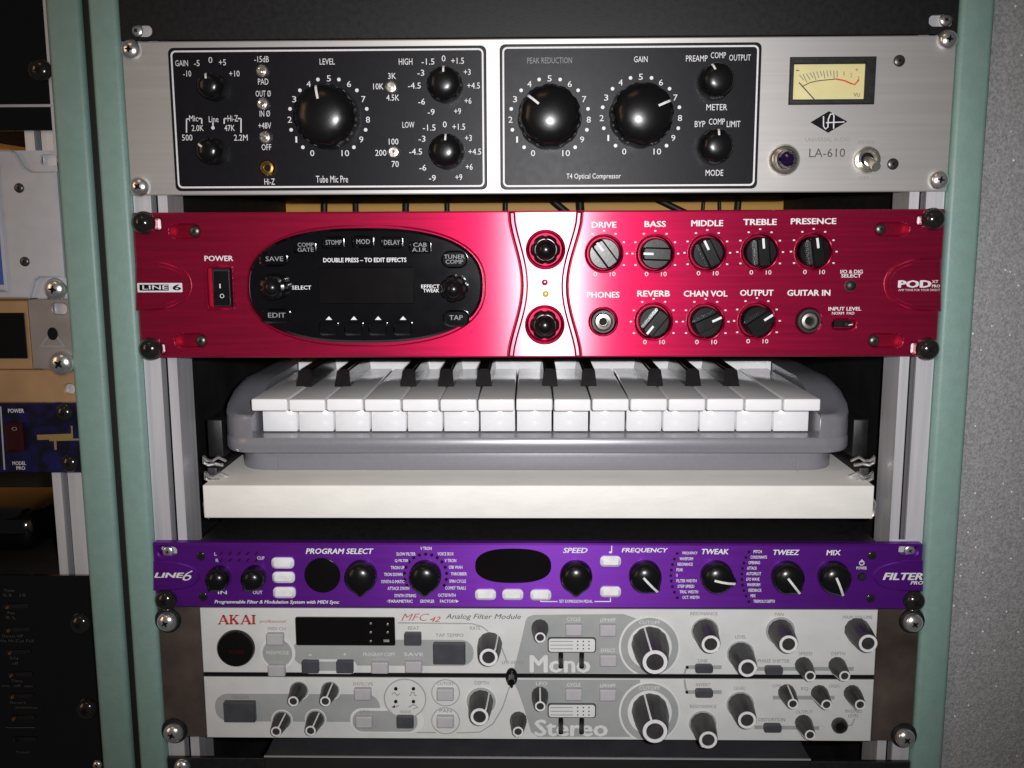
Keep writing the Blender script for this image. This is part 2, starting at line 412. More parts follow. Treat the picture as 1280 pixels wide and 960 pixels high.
# ------------------------------------------------------------------ black blank panel on top
HW = .2413
T = thing('blank_panel', 'plain black blank rack panel above the silver preamp', 'panel', (0, 0, ZT + .0006))
sl_l, sl_r = prect(164, 31, 190, 46, .0033), prect(1161, 18, 1193, 33, .0033)
plate('panel', rect(-HW, ZT + .0006, HW, ZT + .0445), 0, .003, 'black_paint', T, .0004, [sl_l, sl_r])
for u, v in ((171, 38.5), (1182, 25)): screw(T, u, v, 'chrome', 8.5, .0032, 'rack_screw', .35)
box('slot_backing', sl_l[0][0] - .012, sl_l[0][0] + .012, .0034, .0045, sl_l[0][1] - .002, sl_l[0][1] + .009, 'pale_grey_paint', T)
box('slot_backing', sl_r[0][0] - .016, sl_r[0][0] + .012, .0034, .0045, sl_r[0][1] - .002, sl_r[0][1] + .009, 'pale_grey_paint', T)

# ------------------------------------------------------------------ silver valve preamp
T = thing('valve_preamp', 'silver brushed aluminium preamp with two black inset panels and a yellow meter', 'preamp', (0, 0, ZT - .088))
meter_hole = prect(989, 76, 1085, 127)
plate('panel', rect(-HW, ZT - .088, HW, ZT), 0, .003, 'brushed_aluminium', T, .0006, [meter_hole])
box('chassis', -.215, .215, .0032, .29, ZT - .0855, ZT - .004, 'chassis_brown', T, .001)
def edge_pts(c):  # corners TL TR BR BL in photo px
    return ppoly(c)
for c in ([(209, 60), (607, 57), (610, 238), (221, 238)], [(624, 56.5), (952, 52), (946, 234), (626, 239)]):
    p = ppoly(c); x0 = (p[0][0] + p[3][0]) / 2; x1 = (p[1][0] + p[2][0]) / 2; z1 = (p[0][1] + p[1][1]) / 2; z0 = (p[2][1] + p[3][1]) / 2
    fp = plate('faceplate', rect(x0, z0, x1, z1, .0032), -.0008, 0, 'faceplate_black', T, .0003)
    d = .0016; e_ = .0026
    sheet('border_line', rect(x0 + d, z0 + d, x1 - d, z1 - d, .0028), -.00095, 'white_print', fp, [rect(x0 + e_, z0 + e_, x1 - e_, z1 - e_, .002)])
YF = -.0012
BIG = mm([(18.6, 0), (18.7, -1.5), (18.3, -5), (17.9, -10), (17.2, -14), (15.8, -16.8), (13.2, -18.6), (9, -19.9), (4.5, -20.6), (0, -20.8)])
MID = mm([(10.3, 0), (10.4, -1.2), (10.2, -5), (9.8, -9.5), (9.2, -12), (7.9, -13.8), (5.6, -15.0), (2.8, -15.5), (0, -15.6)])
SML = mm([(7.9, 0), (7.9, -1), (7.6, -8), (7.1, -11), (6.0, -12.6), (4.2, -13.6), (2, -14), (0, -14.1)])
def flute(n_, amp, kmax=6):
    return lambda t, r, k_: r * (1 - amp * (0.5 + 0.5 * math.cos(n_ * t)) ** 3) if k_ < kmax else r
def pointer_on(prof, knob, r0, r1, wd, material='white_print'):
    """narrow inlay following a knob's profile at the twelve o'clock side"""
    up = [p for p in prof[1:]]
    def y_at(r):
        for (ra, ya), (rb, yb) in zip(up, up[1:]):
            if rb <= r <= ra: return ya + (yb - ya) * (ra - r) / max(1e-9, ra - rb)
        return up[0][1]
    ck = ('ptr', str(prof), r0, r1, wd, material)
    if ck not in CACHE:
        V, F = [], []; n_ = 8
        for i in range(n_ + 1):
            r = r0 + (r1 - r0) * i / n_; y_ = y_at(min(r, up[0][0])) - .00025
            V += [(-wd / 2, y_, r), (wd / 2, y_, r), (wd / 2, y_ + .0006, r), (-wd / 2, y_ + .0006, r)]
        for i in range(n_):
            for j in range(4): k_ = (j + 1) % 4; F.append((4 * i + j, 4 * i + k_, 4 * i + 4 + k_, 4 * i + 4 + j))
        F += [(0, 1, 2, 3), (4 * n_, 4 * n_ + 1, 4 * n_ + 2, 4 * n_ + 3)]
        CACHE[ck] = mesh('pointer', V, F, material)
    put('pointer', CACHE[ck], knob, (0, 0, 0), local=True)
def dial_ring(cu, cv, rpx, T_):
    for i in range(11):
        a = R((i - 5) * 31); txt(T_, str(i), cu + rpx * math.sin(a), cv - rpx * math.cos(a), (5.2, 2.2)[i == 1] if i != 10 else 9.5, 7.6, y=YF)
    for i in range(10):
        a = R((i - 4.5) * 31); sheet('scale_dot', pcirc(cu + rpx * math.sin(a), cv - rpx * math.cos(a), 2.3, 10), YF, 'white_print', T_)
for (u, v, a, n_) in ((411, 147, -13, 'LEVEL'), (687, 147, -50, 'PEAK REDUCTION'), (801, 145, 66, 'GAIN')):
    kb = lathe('knob', BIG, u, v, 'knob_black', T, YF, 60, flute(11, .035), a, 'big')
    pointer_on(BIG, kb, .0085, .0165, .0013)
    dial_ring(u, v, 49, T)
    txt(T, n_, u - (2 if n_ == 'LEVEL' else 0), {'LEVEL': 77, 'PEAK REDUCTION': 75.5, 'GAIN': 74}[n_], {'LEVEL': 19, 'PEAK REDUCTION': 56, 'GAIN': 17}[n_], 7.5, 'dim_print' if n_[0] == 'P' else 'white_print', YF)
for (u, v, a) in ((557, 107, 0), (559, 190, 2), (893, 103, -25), (892, 184, 2)):
    kb = lathe('knob', MID, u, v, 'knob_black', T, YF, 48, flute(9, .03), a, 'mid'); pointer_on(MID, kb, .0055, .0092, .0011)
for (u, v, a) in ((269, 110, -12), (268, 190, -55)):
    kb = lathe('knob', SML, u, v, 'knob_black', T, YF, 40, flute(9, .03), a, 'sml'); pointer_on(SML, kb, .0035, .0068, .0011)
for cv, lab in ((0, 'HIGH'), (1, 'LOW')):
    L_ = [('0', 554.5, 73), ('-1.5', 535, 77), ('+1.5', 572, 76), ('-3', 526, 91), ('+3', 584, 90), ('-4.5', 518, 107), ('+4.5', 592, 107), ('-6', 527, 127), ('+6', 585, 126), ('-9', 539, 140), ('+9', 572, 139)]
    for s, u, v in L_: txt(T, s, u + cv * 1.5, v + cv * 82.5, 3.7 * len(s) + 1.2, 7.6, y=YF)
txt(T, 'HIGH', 507, 77, 17, 8, y=YF); txt(T, 'LOW', 510.5, 156, 15, 7.5, y=YF)
for s, u, v, w_ in (('3K', 490, 95, 10), ('10K', 473, 108, 13), ('4.5K', 491, 122, 16), ('100', 492, 177, 12), ('200', 476, 191, 14), ('70', 494, 205, 9),
                    ('GAIN', 227, 79, 16), ('-5', 246, 79, 7), ('0', 263, 75, 5), ('+5', 278, 78, 9), ('-10', 234, 92, 10), ('+10', 293, 92, 13),
                    ('Mic', 242, 148, 11), ('Line', 267, 149, 12), ('Hi-Z', 291, 148, 13), ('2.0K', 247, 160, 15), ('47K', 287, 160, 13), ('500', 234, 172, 13), ('2.2M', 301, 172, 17),
                    ('-15dB', 327, 74, 18), ('PAD', 329, 102, 13), ('OUT Ø', 329, 117, 19), ('IN Ø', 331, 142, 13), ('+48V', 331, 157, 16), ('OFF', 333, 184, 12), ('Hi-Z', 337, 227, 13),
                    ('Tube Mic Pre', 415, 224, 40), ('T4 Optical Compressor', 742, 221, 68), ('PREAMP', 871, 73, 27), ('COMP', 898, 69, 19), ('OUTPUT', 925, 72, 27), ('METER', 896, 134, 26),
                    ('BYP', 875, 155, 13), ('COMP', 896, 152, 20), ('LIMIT', 917, 155, 17), ('MODE', 893, 216, 22)):
    txt(T, s, u, v, w_, 8.6 if 'Pre' in s or 'T4' in s else 7.6, y=YF)
for p in ([(234, 166), (234, 149), (237, 149)], [(249, 148.5), (253, 148.5), (253, 155)], [(281, 155), (281, 148.5), (284, 148.5)], [(298, 148.5), (302, 148.5), (302, 166)]):
    for a, b_ in zip(p, p[1:]): pline('bracket_line', [a, b_], 1.5, YF, 'white_print', T)
pline('bracket_line', [(267, 153), (267, 158)], 1.5, YF, 'white_print', T); sheet('scale_dot', pcirc(267, 160, 2.2, 10), YF, 'white_print', T)
def toggle(u, v, T_, r=7.5, dv=3, y=YF, m1='nickel'):
    s = sc_at(u, v)[0]; q = r * s
    n_ = lathe('toggle_nut', [(q, 0), (q, -.0012), (q * .8, -.002), (q * .62, -.0021), (q * .62, -.0008), (0, -.0008)], u, v, m1, T_, y, 18)
    x, z = pt(u, v, y)
    tip = (x + .0003, y - .0085, z - dv * s)
    lv = put('toggle_lever', tube_mesh('toggle_lever', [(0, -.0005, 0), (.0001, -.004, -dv * s * .4), (.0003, -.0078, -dv * s), (.0003, -.0092, -dv * s * 1.1)], q * .36, m1, 10), T_, (x, y, z))
for u, v, d in ((328, 89, 2.5), (329, 130, 3.5), (332, 172, -1.5), (489, 109, 0.5), (492, 190, 4)): toggle(u, v, T, 7.5, d)
s = sc_at(335, 210)[0]
lathe('jack_socket', [(10 * s, 0), (10 * s, -.0015), (8 * s, -.0028), (5.5 * s, -.003), (5 * s, -.001), (0, -.0008)], 335, 210, 'brass', T, YF, 20)
lathe('jack_hole', [(4.2 * s, -.0014), (0, -.0015)], 335, 210, 'slot_dark', T, YF, 14)
# meter
mt = plate('meter_bezel', prect(986, 71.5, 1093, 131), -.0022, .001, 'satin_black', T, .0005, [prect(991, 80.5, 1080, 124.5)])
sheet('meter_face', prect(987, 77, 1084, 128), -.0004, 'meter_face', mt)
for i in range(12):
    t = i / 11; u = 1003 + 43 * t; vt = 92 - 3.5 * math.sin(t * 2.4); l_ = (7.5, 11, 9)[i % 3]
    pline('scale_tick', [(u - 4 * (1 - t), vt - 1 + 3 * (1 - t)), (u + 1.5 * (1 - t), vt + l_ - 2 + 3 * (1 - t))], 1.1, -.0007, 'grey_print', mt)
pline('scale_arc', [(1003, 108), (1012, 103.5), (1022, 101.2), (1034, 100), (1045, 99)], 1.1, -.0008, 'dark_print', mt)
pline('scale_arc', [(1045, 99), (1055, 101), (1063, 104.5), (1068, 106), (1073, 100)], 1.8, -.0008, 'red_ink', mt)
for u, v, s in ((1055, 92, '1'), (1064, 94, '2'), (1073, 98, '3')): txt(T, s, u, v, 2.5 if s != '1' else 1.1, 5, 'red_ink', -.0008)
txt(T, '-', 997, 88, 4, 1.2, 'dark_print', -.0008); txt(T, '+', 1071, 87, 4, 4, 'red_ink', -.0008); txt(T, 'VU', 1071, 118.5, 8, 5, 'dark_print', -.0008)
pline('needle', [(998, 103.5), (1017, 124.5)], 1.3, -.0014, 'dark_print', mt)
# emblem, name, lamp, mains switch
em = sheet('emblem', ppoly([(1013, 153), (1036, 139), (1059, 152), (1035, 166)]), -.0003, 'faceplate_black', T)
pline('emblem_stroke', [(1029, 145.5), (1029, 158), (1031.5, 161.5), (1034.5, 159), (1035, 149)], 1.5, -.0006, 'white_print', em)
pline('emblem_stroke', [(1035, 149), (1037.5, 143), (1041, 142.5), (1042, 145), (1041.5, 161)], 1.5, -.0007, 'white_print', em)
pline('emblem_stroke', [(1032, 153.6), (1055, 152.6)], 1.3, -.0008, 'white_print', em)
txt(T, 'UNIVERSAL AUDIO', 1035, 174.5, 56, 5, 'grey_print', -.0003); txt(T, 'LA-610', 1034, 191, 45, 11, 'dark_print', -.0003)
txt(T, 'POWER', 1083, 178, 20, 4.5, 'grey_print', -.0003); txt(T, 'OFF', 1080, 222.5, 12, 4.5, 'grey_print', -.0003)
s = sc_at(980, 200)[0]
lathe('lamp_collar', [(19.5 * s, 0), (19.5 * s, -.001), (17 * s, -.003), (14.5 * s, -.0035), (14 * s, -.006), (12.2 * s, -.0064), (12 * s, -.004), (0, -.004)], 980, 200, 'nickel', T, 0, 32)
lathe('lamp_jewel', [(11.8 * s, -.004), (11.5 * s, -.007), (9.5 * s, -.0095), (6.5 * s, -.011), (3 * s, -.0118), (0, -.012)], 980, 200, 'purple_jewel', T, 0, 14, smooth=False)
lathe('switch_collar', [(17 * s, 0), (17 * s, -.0012), (15.5 * s, -.003), (12.5 * s, -.0034), (11.5 * s, -.0015), (0, -.0012)], 1083, 200, 'nickel', T, 0, 30)
lathe('switch_hole', [(8 * s, -.0018), (0, -.0019)], 1083, 199, 'slot_dark', T, 0, 16)
x, z = pt(1083, 200); put('switch_lever', tube_mesh('switch_lever', [(0, -.001, 0), (.0006, -.006, -.002), (.0012, -.012, -.0042), (.0013, -.0135, -.0047)], .0026, 'nickel', 14), T, (x, 0, z))
for u, v in ((1124, 76), (1116, 205)): screw(T, u, v, 'dark_steel', 7.2, 0, 'panel_screw', .3)
for u, v in ((164, 62.5), (175, 233.5), (1184, 50), (1173, 225)): screw(T, u, v, 'chrome', 12.5, 0)

# ------------------------------------------------------------------ red amp modeller
PY = -.006
RX0, ZR = onto(-HW, ZT - .0980); RX1, zq = onto(HW, ZT - .0980 - .0876); HR = ZR - zq
T = thing('amp_modeller', 'red anodised amp modeller with a black oval display and rows of black knobs', 'amp modeller', (0, 0, ZR - HR))
KT = [(755, 317, -37, 'DRIVE', 281, 31), (819, 317, -88, 'BASS', 280, 27), (884, 316, -27, 'MIDDLE', 279, 40), (950, 315, -6, 'TREBLE', 277.5, 42), (1017, 314.5, -9, 'PRESENCE', 276.5, 57),
      (817, 402, -141, 'REVERB', 367, 41), (882, 402, 65, 'CHAN VOL', 367, 55), (946, 401, 57, 'OUTPUT', 366, 42)]
holes = [pcirc(u, v, 22.5, 28) for u, v, *_ in KT] + [pcirc(754, 402, 17, 24), pcirc(1011, 401, 15.5, 24), pcirc(682, 312, 21, 28), pcirc(681, 406, 21, 28)]
rk_hole = prect(259.5, 333.5, 291, 386, .002); holes.append(rk_hole)
sl = [prect(192, 273, 201, 287, .0015), prect(199, 430, 206, 442, .0015), prect(1147, 270, 1155, 281, .0015), prect(1139, 429, 1147, 443, .0015)]
dm = [prect(212, 281, 249, 297, .0034), prect(219, 418, 257, 434, .0034), prect(1095, 279, 1136, 294, .0034), prect(1087, 418, 1128, 434, .0034)]
sw_hole = prect(1041, 399.5, 1070, 411.5, .0026); holes.append(sw_hole)
YR = -.006
plate('panel', rect(RX0, ZR - HR, RX1, ZR, .0015), YR, -.0002, 'red_anodised', T, .0009, holes + sl + dm)
bw = rect(RX0 + .0006, ZR - HR + .0006, RX1 - .0006, ZR - .0006)
plate('panel_back', bw, -.0002, .003, 'red_plain', T, 0, sl)
for q in sl:
    xs = [p[0] for p in q]; zs = [p[1] for p in q]; box('washer', min(xs) - .003, max(xs) + .001, .0005, .003, min(zs) - .001, max(zs) + .001, 'silver_button', T)
box('chassis', -.215, .215, .0032, .24, ZR - HR + .003, ZR - .003, 'chassis_brown', T, .001)
for u, v in ((244, 289), (252, 426), (1100, 286.5), (1092, 426)): screw(T, u, v, 'dark_steel', 7.2, -.002, 'panel_screw', .5)
for u, v in ((180, 278.5), (189, 436), (1166, 274), (1159, 436)): screw(T, u, v, 'black_screw', 14.3, YR, h=.8)
# knobs in their round wells
def bar_knob(u, v, a, T_):
    s = sc_at(u, v)[0]; r = 19 * s
    lathe('well_ring', [(24.5 * s, -.0058), (24.5 * s, -.0066), (23.3 * s, -.0072), (22.2 * s, -.0068), (21.2 * s, -.0045), (20.6 * s, -.0002)], u, v, 'red_anodised', T_, 0, 40)
    kb = lathe('knob', [(r, -.0004), (r, -.0085), (r * .93, -.0092), (0, -.0092)], u, v, 'knob_black', T_, 0, 36, None, a, 'bar')
    if 'bar' not in CACHE:
        pl = [(x, z) for x, z in rect(-r * .42, -r * .93, r * .42, r * .93, r * .18)]
        CACHE['bar'] = plate_mesh('grip_bar', pl, -.0165, -.0085, 'knob_black', .0009)
        CACHE['barline'] = plate_mesh('pointer', rect(-r * .075, r * .25, r * .075, r * .90), -.0167, -.016, 'white_print')
    put('grip_bar', CACHE['bar'], kb, (0, 0, 0), local=True); put('pointer', CACHE['barline'], kb, (0, 0, 0), local=True)
for u, v, a, n_, tv, tw in KT:
    bar_knob(u, v, a, T)
    txt(T, n_, u + (0 if tv < 300 else 0), tv, tw, 7.6, y=YR - .0004, bold=.03)
    for i in range(11):
        b_ = R((i - 5) * 30); rr2 = 28.5
        if i in (0, 10): txt(T, '0' if i == 0 else '10', u + 28 * math.sin(b_) * .60 * 1.05 - (2 if i == 0 else -2) , v + 25.5, 4.5 if i == 0 else 7, 5.5, y=YR - .0004)
        else: pline('scale_tick', [(u + rr2 * math.sin(b_) - 1.3, v - rr2 * math.cos(b_)), (u + rr2 * math.sin(b_) + 1.3, v - rr2 * math.cos(b_))], 1.8, YR - .0004, 'white_print', T)
for u, v, n_, tv, tw, r in ((754, 402, 'PHONES', 368.5, 41, 15), (1011, 401, 'GUITAR IN', 366, 54, 15.5)):
    s = sc_at(u, v)[0]; txt(T, n_, u, tv, tw, 7.6, y=YR - .0004, bold=.03)
    if n_ == 'PHONES': lathe('well_ring', [(18.8 * s, -.0058), (18.6 * s, -.0068), (17.5 * s, -.0072), (16.4 * s, -.0066), (16 * s, -.001)], u, v, 'red_anodised', T, 0, 36)
    lathe('jack_collar', [(r * s, -.0002), (r * s, -.006), (r * .93 * s, -.007), (r * .8 * s, -.007), (r * .78 * s, -.005), (0, -.005)], u, v, 'satin_black', T, 0, 28)
    lathe('jack_socket', [(11 * s, -.005), (11 * s, -.0065), (9.5 * s, -.0078), (6.2 * s, -.008), (5.4 * s, -.0055), (0, -.0054)], u, v, 'nickel', T, 0, 24)
    lathe('jack_hole', [(5.2 * s, -.0060), (0, -.0061)], u, v, 'slot_dark', T, 0, 16)
# hourglass centre piece
def hour(side, off=0, n_=17):
    L_ = []
    for i in range(n_):
        t = i / (n_ - 1); k_ = .5 - .5 * math.cos(2 * math.pi * min(1, max(0, t))); k_ = k_ ** .8
        if side < 0: u = 640 + 17 * k_ - 1.0 * t + off
        else: u = 724 - 18 * k_ - 1.5 * t + off
        L_.append((u, 267.6 + 178.6 * t))
    return L_
for sd in (-1, 1):
    c = ppoly(hour(sd)); zc0, zc1 = ZR - .0004, ZR - HR + .0004
    c[0] = (c[0][0], zc0); c[-1] = (c[-1][0], zc1)
    plate('hourglass_rib', band(c, .0036), YR - .0022, YR + .0005, 'red_anodised', T, .0011, smooth=True)
    c2 = ppoly(hour(sd, -5 * -sd * -1 if False else (-4.6 if sd < 0 else 4.6)))
    c2[0] = (c2[0][0], zc0); c2[-1] = (c2[-1][0], zc1)
    plate('hourglass_edge', band(c2, .0012), YR - .0007, YR + .0005, 'red_plain', T, .0004, smooth=True)
for u, v, rg in ((682, 312, 25), (681, 406, 25)):
    s = sc_at(u, v)[0]
    lathe('well_ring', [(rg * s, -.0058), (rg * s, -.0065), (23.6 * s, -.0072), (22 * s, -.0066), (20.8 * s, -.0045), (20.3 * s, -.0002)], u, v, 'red_anodised', T, 0, 40)
    fl = lambda t, r, k_: r * (1 - .10 * max(0, math.cos(6 * t)) ** 2) if k_ < 4 else r
    kb = lathe('knob', [(18.3 * s, -.0004), (18.3 * s, -.008), (17.3 * s, -.0105), (14.5 * s, -.0112), (13 * s, -.0112), (12.2 * s, -.0125), (10.5 * s, -.0145), (7 * s, -.016), (3 * s, -.0166), (0, -.0167)], u, v, 'knob_black', T, 0, 72, fl, 0, 'flut')
for u, v, mm_ in ((681, 353, 'red_led'), (682, 367.5, 'yellow_led')):
    s = sc_at(u, v)[0]; lathe('indicator_led', [(4 * s, YR + .0005), (4 * s, YR - .0006), (3 * s, YR - .0014), (0, YR - .0018)], u, v, mm_, T, 0, 16)
# oval display
def superell(cu, cv, a, b_, n_, N=64, y=None, skew=0):
    r = []
    for i in range(N):
        t = 2 * math.pi * i / N; c, s = math.cos(t), math.sin(t)
        x = abs(c) ** (2 / n_) * (1 if c > 0 else -1); z = abs(s) ** (2 / n_) * (1 if s > 0 else -1)
        r.append(pt(cu + a * x, cv - b_ * z + skew * x, y))
    return r
plate('oval_rim', superell(458, 357, 150, 76, 2.45), YR - .0012, YR + .0004, 'red_anodised', T, .001, smooth=True)
ov = plate('oval_fascia', superell(457.5, 356.5, 146.5, 71.5, 2.5), YR - .0036, YR + .0004, 'gloss_black', T, .0016, smooth=True)
YO = YR - .004
plate('display_window', prect(400, 334, 518, 379), YO - .0002, YO + .001, 'display_black', ov, .0003)
for u, v, w_, h_, s, r in ((344, 323.5, 34, 18, 'SAVE', .35), (383, 309, 27, 15, 'COMP|GATE', 0), (418, 303, 27, 15, 'STOMP', 0), (455, 302, 27, 15, 'MOD', 0), (491, 303, 27, 15, 'DELAY', 0), (526, 309, 27, 15, 'CAB|A.I.R.', 0), (569, 324, 33, 22, 'TUNER|COMP', .5), (347, 394, 36, 18, 'EDIT', .35), (571, 397, 34, 21, 'TAP', .5)):
    k_ = sc_at(u, v)[0]
    bt = plate('push_button', prect(u - w_ / 2, v - h_ / 2, u + w_ / 2, v + h_ / 2, max(.0016, r * h_ * k_ * .98)), YO - .0022, YO + .0015, 'gloss_black', T, .0011, smooth=True)
    for i, q in enumerate(s.split('|')):
        nn = len(s.split('|')); txt(T, q, u - 1, v + (i - (nn - 1) / 2) * 6.2, min(w_ - 7, 5 * len(q) + 2), 5.2 if nn > 1 else 6, 'dim_print', YO - .0025, bold=.01)
for u in (413, 444, 474, 505):
    plate('push_button', prect(u - 12, 401, u + 12, 418, .002), YO - .0022, YO + .0015, 'gloss_black', T, .0011, smooth=True)
    sheet('arrow_mark', ppoly([(u - 4, 399), (u, 394.5), (u + 4, 399)]), YO - .0003, 'white_print', ov)
for u, v in ((347, 358), (569, 360)):
    k_ = sc_at(u, v)[0]; fl2 = lambda t, r, kk: r * (1 - .13 * max(0, math.cos(7 * t)) ** 1.5) if kk < 3 else r
    lathe('knob', [(17 * k_, YO), (16.5 * k_, YO - .007), (15 * k_, YO - .009), (11.5 * k_, YO - .0095), (10.5 * k_, YO - .0115), (7 * k_, YO - .0132), (3 * k_, YO - .014), (0, YO - .0141)], u, v, 'knob_black', T, 0, 70, fl2, 12, 'sel')
txt(T, 'DOUBLE PRESS – TO EDIT EFFECTS', 456, 325, 104, 5.6, y=YO - .0003, bold=.025)
txt(T, 'SELECT', 377, 359.5, 24, 5, y=YO - .0003, bold=.02); txt(T, 'EFFECT', 538, 358, 23, 4.6, y=YO - .0003, bold=.02); txt(T, 'TWEAK', 539, 363.2, 20, 4.6, y=YO - .0003, bold=.02)
# power switch
txt(T, 'POWER', 273.5, 323, 36, 6.8, y=YR - .0004, bold=.025)
rim = plate('switch_surround', prect(256, 331, 292.5, 388, .002), YR - .0009, YR + .0004, 'red_anodised', T, .0006, [prect(260.5, 334.5, 290.5, 385, .0015)])
plate('switch_frame', prect(265.5, 336, 287.5, 383.5), -.005, -.0006, 'satin_black', T, .0004)
x0, z0 = pt(269, 381); x1, z1 = pt(285, 339); V = []
for zz, yy in ((z0, -.0085), ((z0 + z1) / 2, -.0062), (z1, -.0058)): V += [(x0, yy, zz), (x1, yy, zz), (x1, -.0045, zz), (x0, -.0045, zz)]
F = [(0, 1, 2, 3), (8, 9, 10, 11)] + [(4 * i + j, 4 * i + (j + 1) % 4, 4 * i + 4 + (j + 1) % 4, 4 * i + 4 + j) for i in (0, 1) for j in range(4)]
put('rocker', mesh('rocker', V, F, 'knob_black'), T)
txt(T, 'I', 275, 357.5, 1.5, 5.5, y=-.0072); txt(T, 'O', 277.5, 370, 5.5, 5.5, y=-.0087)
# shield badges
def shield(tip_u, edge_u, v0, v1, sgn):
    L_ = []
    for i in range(25):
        a = -math.pi / 2 + math.pi * i / 24; L_.append((edge_u + (tip_u - edge_u) * math.cos(a) ** .62 if math.cos(a) > 0 else edge_u, (v0 + v1) / 2 + (v1 - v0) / 2 * math.sin(a)))
    return ppoly(L_)
q = shield(239.5, 170.5, 326, 388, 1); b1 = plate('badge', q, YR - .0016, YR + .0004, 'red_anodised', T, .0010, smooth=True)
plate('badge_inlay', inset(ccw(q), .0026), YR - .0019, YR, 'red_anodised', b1, .0003)
q = shield(1105, 1176, 322, 389, -1); b2 = plate('badge', q, YR - .0016, YR + .0004, 'red_anodised', T, .0010, smooth=True)
plate('badge_inlay', inset(ccw(q), .0026), YR - .0019, YR, 'red_anodised', b2, .0003)
YB = YR - .0022
sheet('logo_box', prect(173.5, 353.5, 229.5, 365, .0006), YB, 'white_print', b1, [prect(176, 355.5, 212.5, 363, .0004)])
sheet('logo_ground', prect(176, 355.5, 212.5, 363, .0004), YB, 'faceplate_black', b1)
txt(T, 'LINE', 194, 359.2, 32, 5.2, y=YB - .0003, bold=.012); txt(T, '6', 221, 359.2, 11, 7.5, 'faceplate_black', y=YB - .0003, bold=.03)
txt(T, 'POD', 1143.5, 355, 42, 9.5, y=YB - .0003, bold=.05); txt(T, 'XT', 1169, 352, 8, 3.5, y=YB - .0003, bold=.02); txt(T, 'PRO', 1170, 357.5, 10, 3.6, y=YB - .0003, bold=.02)
txt(T, 'AMP TONE FOR YOUR DIRECT', 1149, 362.5, 52, 2.6, y=YB - .0003)
# right-hand extras
txt(T, 'I/O & DIG', 1064.5, 339.5, 28, 4.6, y=YR - .0004, bold=.02); txt(T, 'SELECT', 1064, 344.6, 25, 4.6, y=YR - .0004, bold=.02)
s = sc_at(1063, 357)[0]; lathe('push_button', [(7.5 * s, YR + .0005), (7.4 * s, YR - .0004), (6.2 * s, YR - .0004), (6 * s, YR - .002), (4.5 * s, YR - .0026), (0, YR - .0028)], 1063, 357, 'satin_black', T, 0, 20)
txt(T, 'INPUT LEVEL', 1056, 386, 41, 4.6, y=YR - .0004, bold=.02); txt(T, 'NORM  PAD', 1054, 391.5, 28, 3.4, y=YR - .0004, bold=.01)
plate('switch_slot', prect(1044, 401.5, 1067, 409.5), -.0035, -.0006, 'slot_dark', T); plate('slide_switch', prect(1055, 402.5, 1061, 408.5), -.0062, -.003, 'satin_black', T, .0005)
pline('switch_mark', [(1061, 407), (1067, 406)], 1.3, -.0038, 'white_print', T)

# ------------------------------------------------------------------ shelf board with its slides and clips
PY = 0.0
zb1, zb0 = zpx(607), zpx(648)
bd = box('shelf_board', -.2080, .2085, 0, .33, zb0, zb1, 'board_cream', None, .0006)
tag(bd, 'cream white laminated shelf board carrying the silver keyboard', 'shelf')
for sg, lb in ((-1, 'black steel drawer slide with silver clips, at the shelf end nearer two green posts'), (1, 'black steel drawer slide with silver clips, at the shelf end nearer the carpet')):
    xa = .2088 if sg > 0 else -.2083
    D = thing('drawer_slide', lb, 'drawer slide', (xa + sg * .003, .1, zb0), 'slides of the keyboard shelf')
    box('slide_bar', xa, xa + sg * .0065, .03, .33, zb0 + .002, zb1 + .004, 'satin_black', D, .0006)
    box('inner_runner', xa + sg * .0015, xa + sg * .012, .05, .33, zb1 + .006, zb1 + .032, 'satin_black', D, .001)
    box('mount_plate', xa + sg * .0066, xa + sg * .0125, .12, .33, zb0 + .002, zb1 + .005, 'interior_black', D)
    # silver end clips: bent wire loops
    for (du, dv, dy) in ((0, 577, .02), (2, 597, .012)):
        u = 263 + du if sg < 0 else 1084 - du
        x, z = pt(u, dv, dy); k_ = .0042
        loop = [(-k_ * 1.4, .012, -k_ * .5), (-k_, .002, k_ * .6), (-k_ * .4, 0, k_ * .1), (k_ * .4, 0, k_ * .15), (k_, .001, k_ * .7), (k_ * 1.3, .004, -k_ * .4), (k_ * .5, .003, -k_ * .7), (-k_ * .5, .002, -k_ * .5), (-k_ * 1.4, .006, -k_ * .9)]
        put('end_clip', tube_mesh('end_clip', [(a * sg, b_, c) for a, b_, c in loop], .0011, 'chrome', 8), D, (x, dy, z))
    x, z = pt(262 if sg < 0 else 1087, 636, .02); put('runner_lip', tube_mesh('runner_lip', [(0, .0, .008), (sg * .003, .0, .004), (sg * .0026, 0, -.004), (0, 0, -.006)], .0012, 'nickel', 8), D, (x, .02, z))

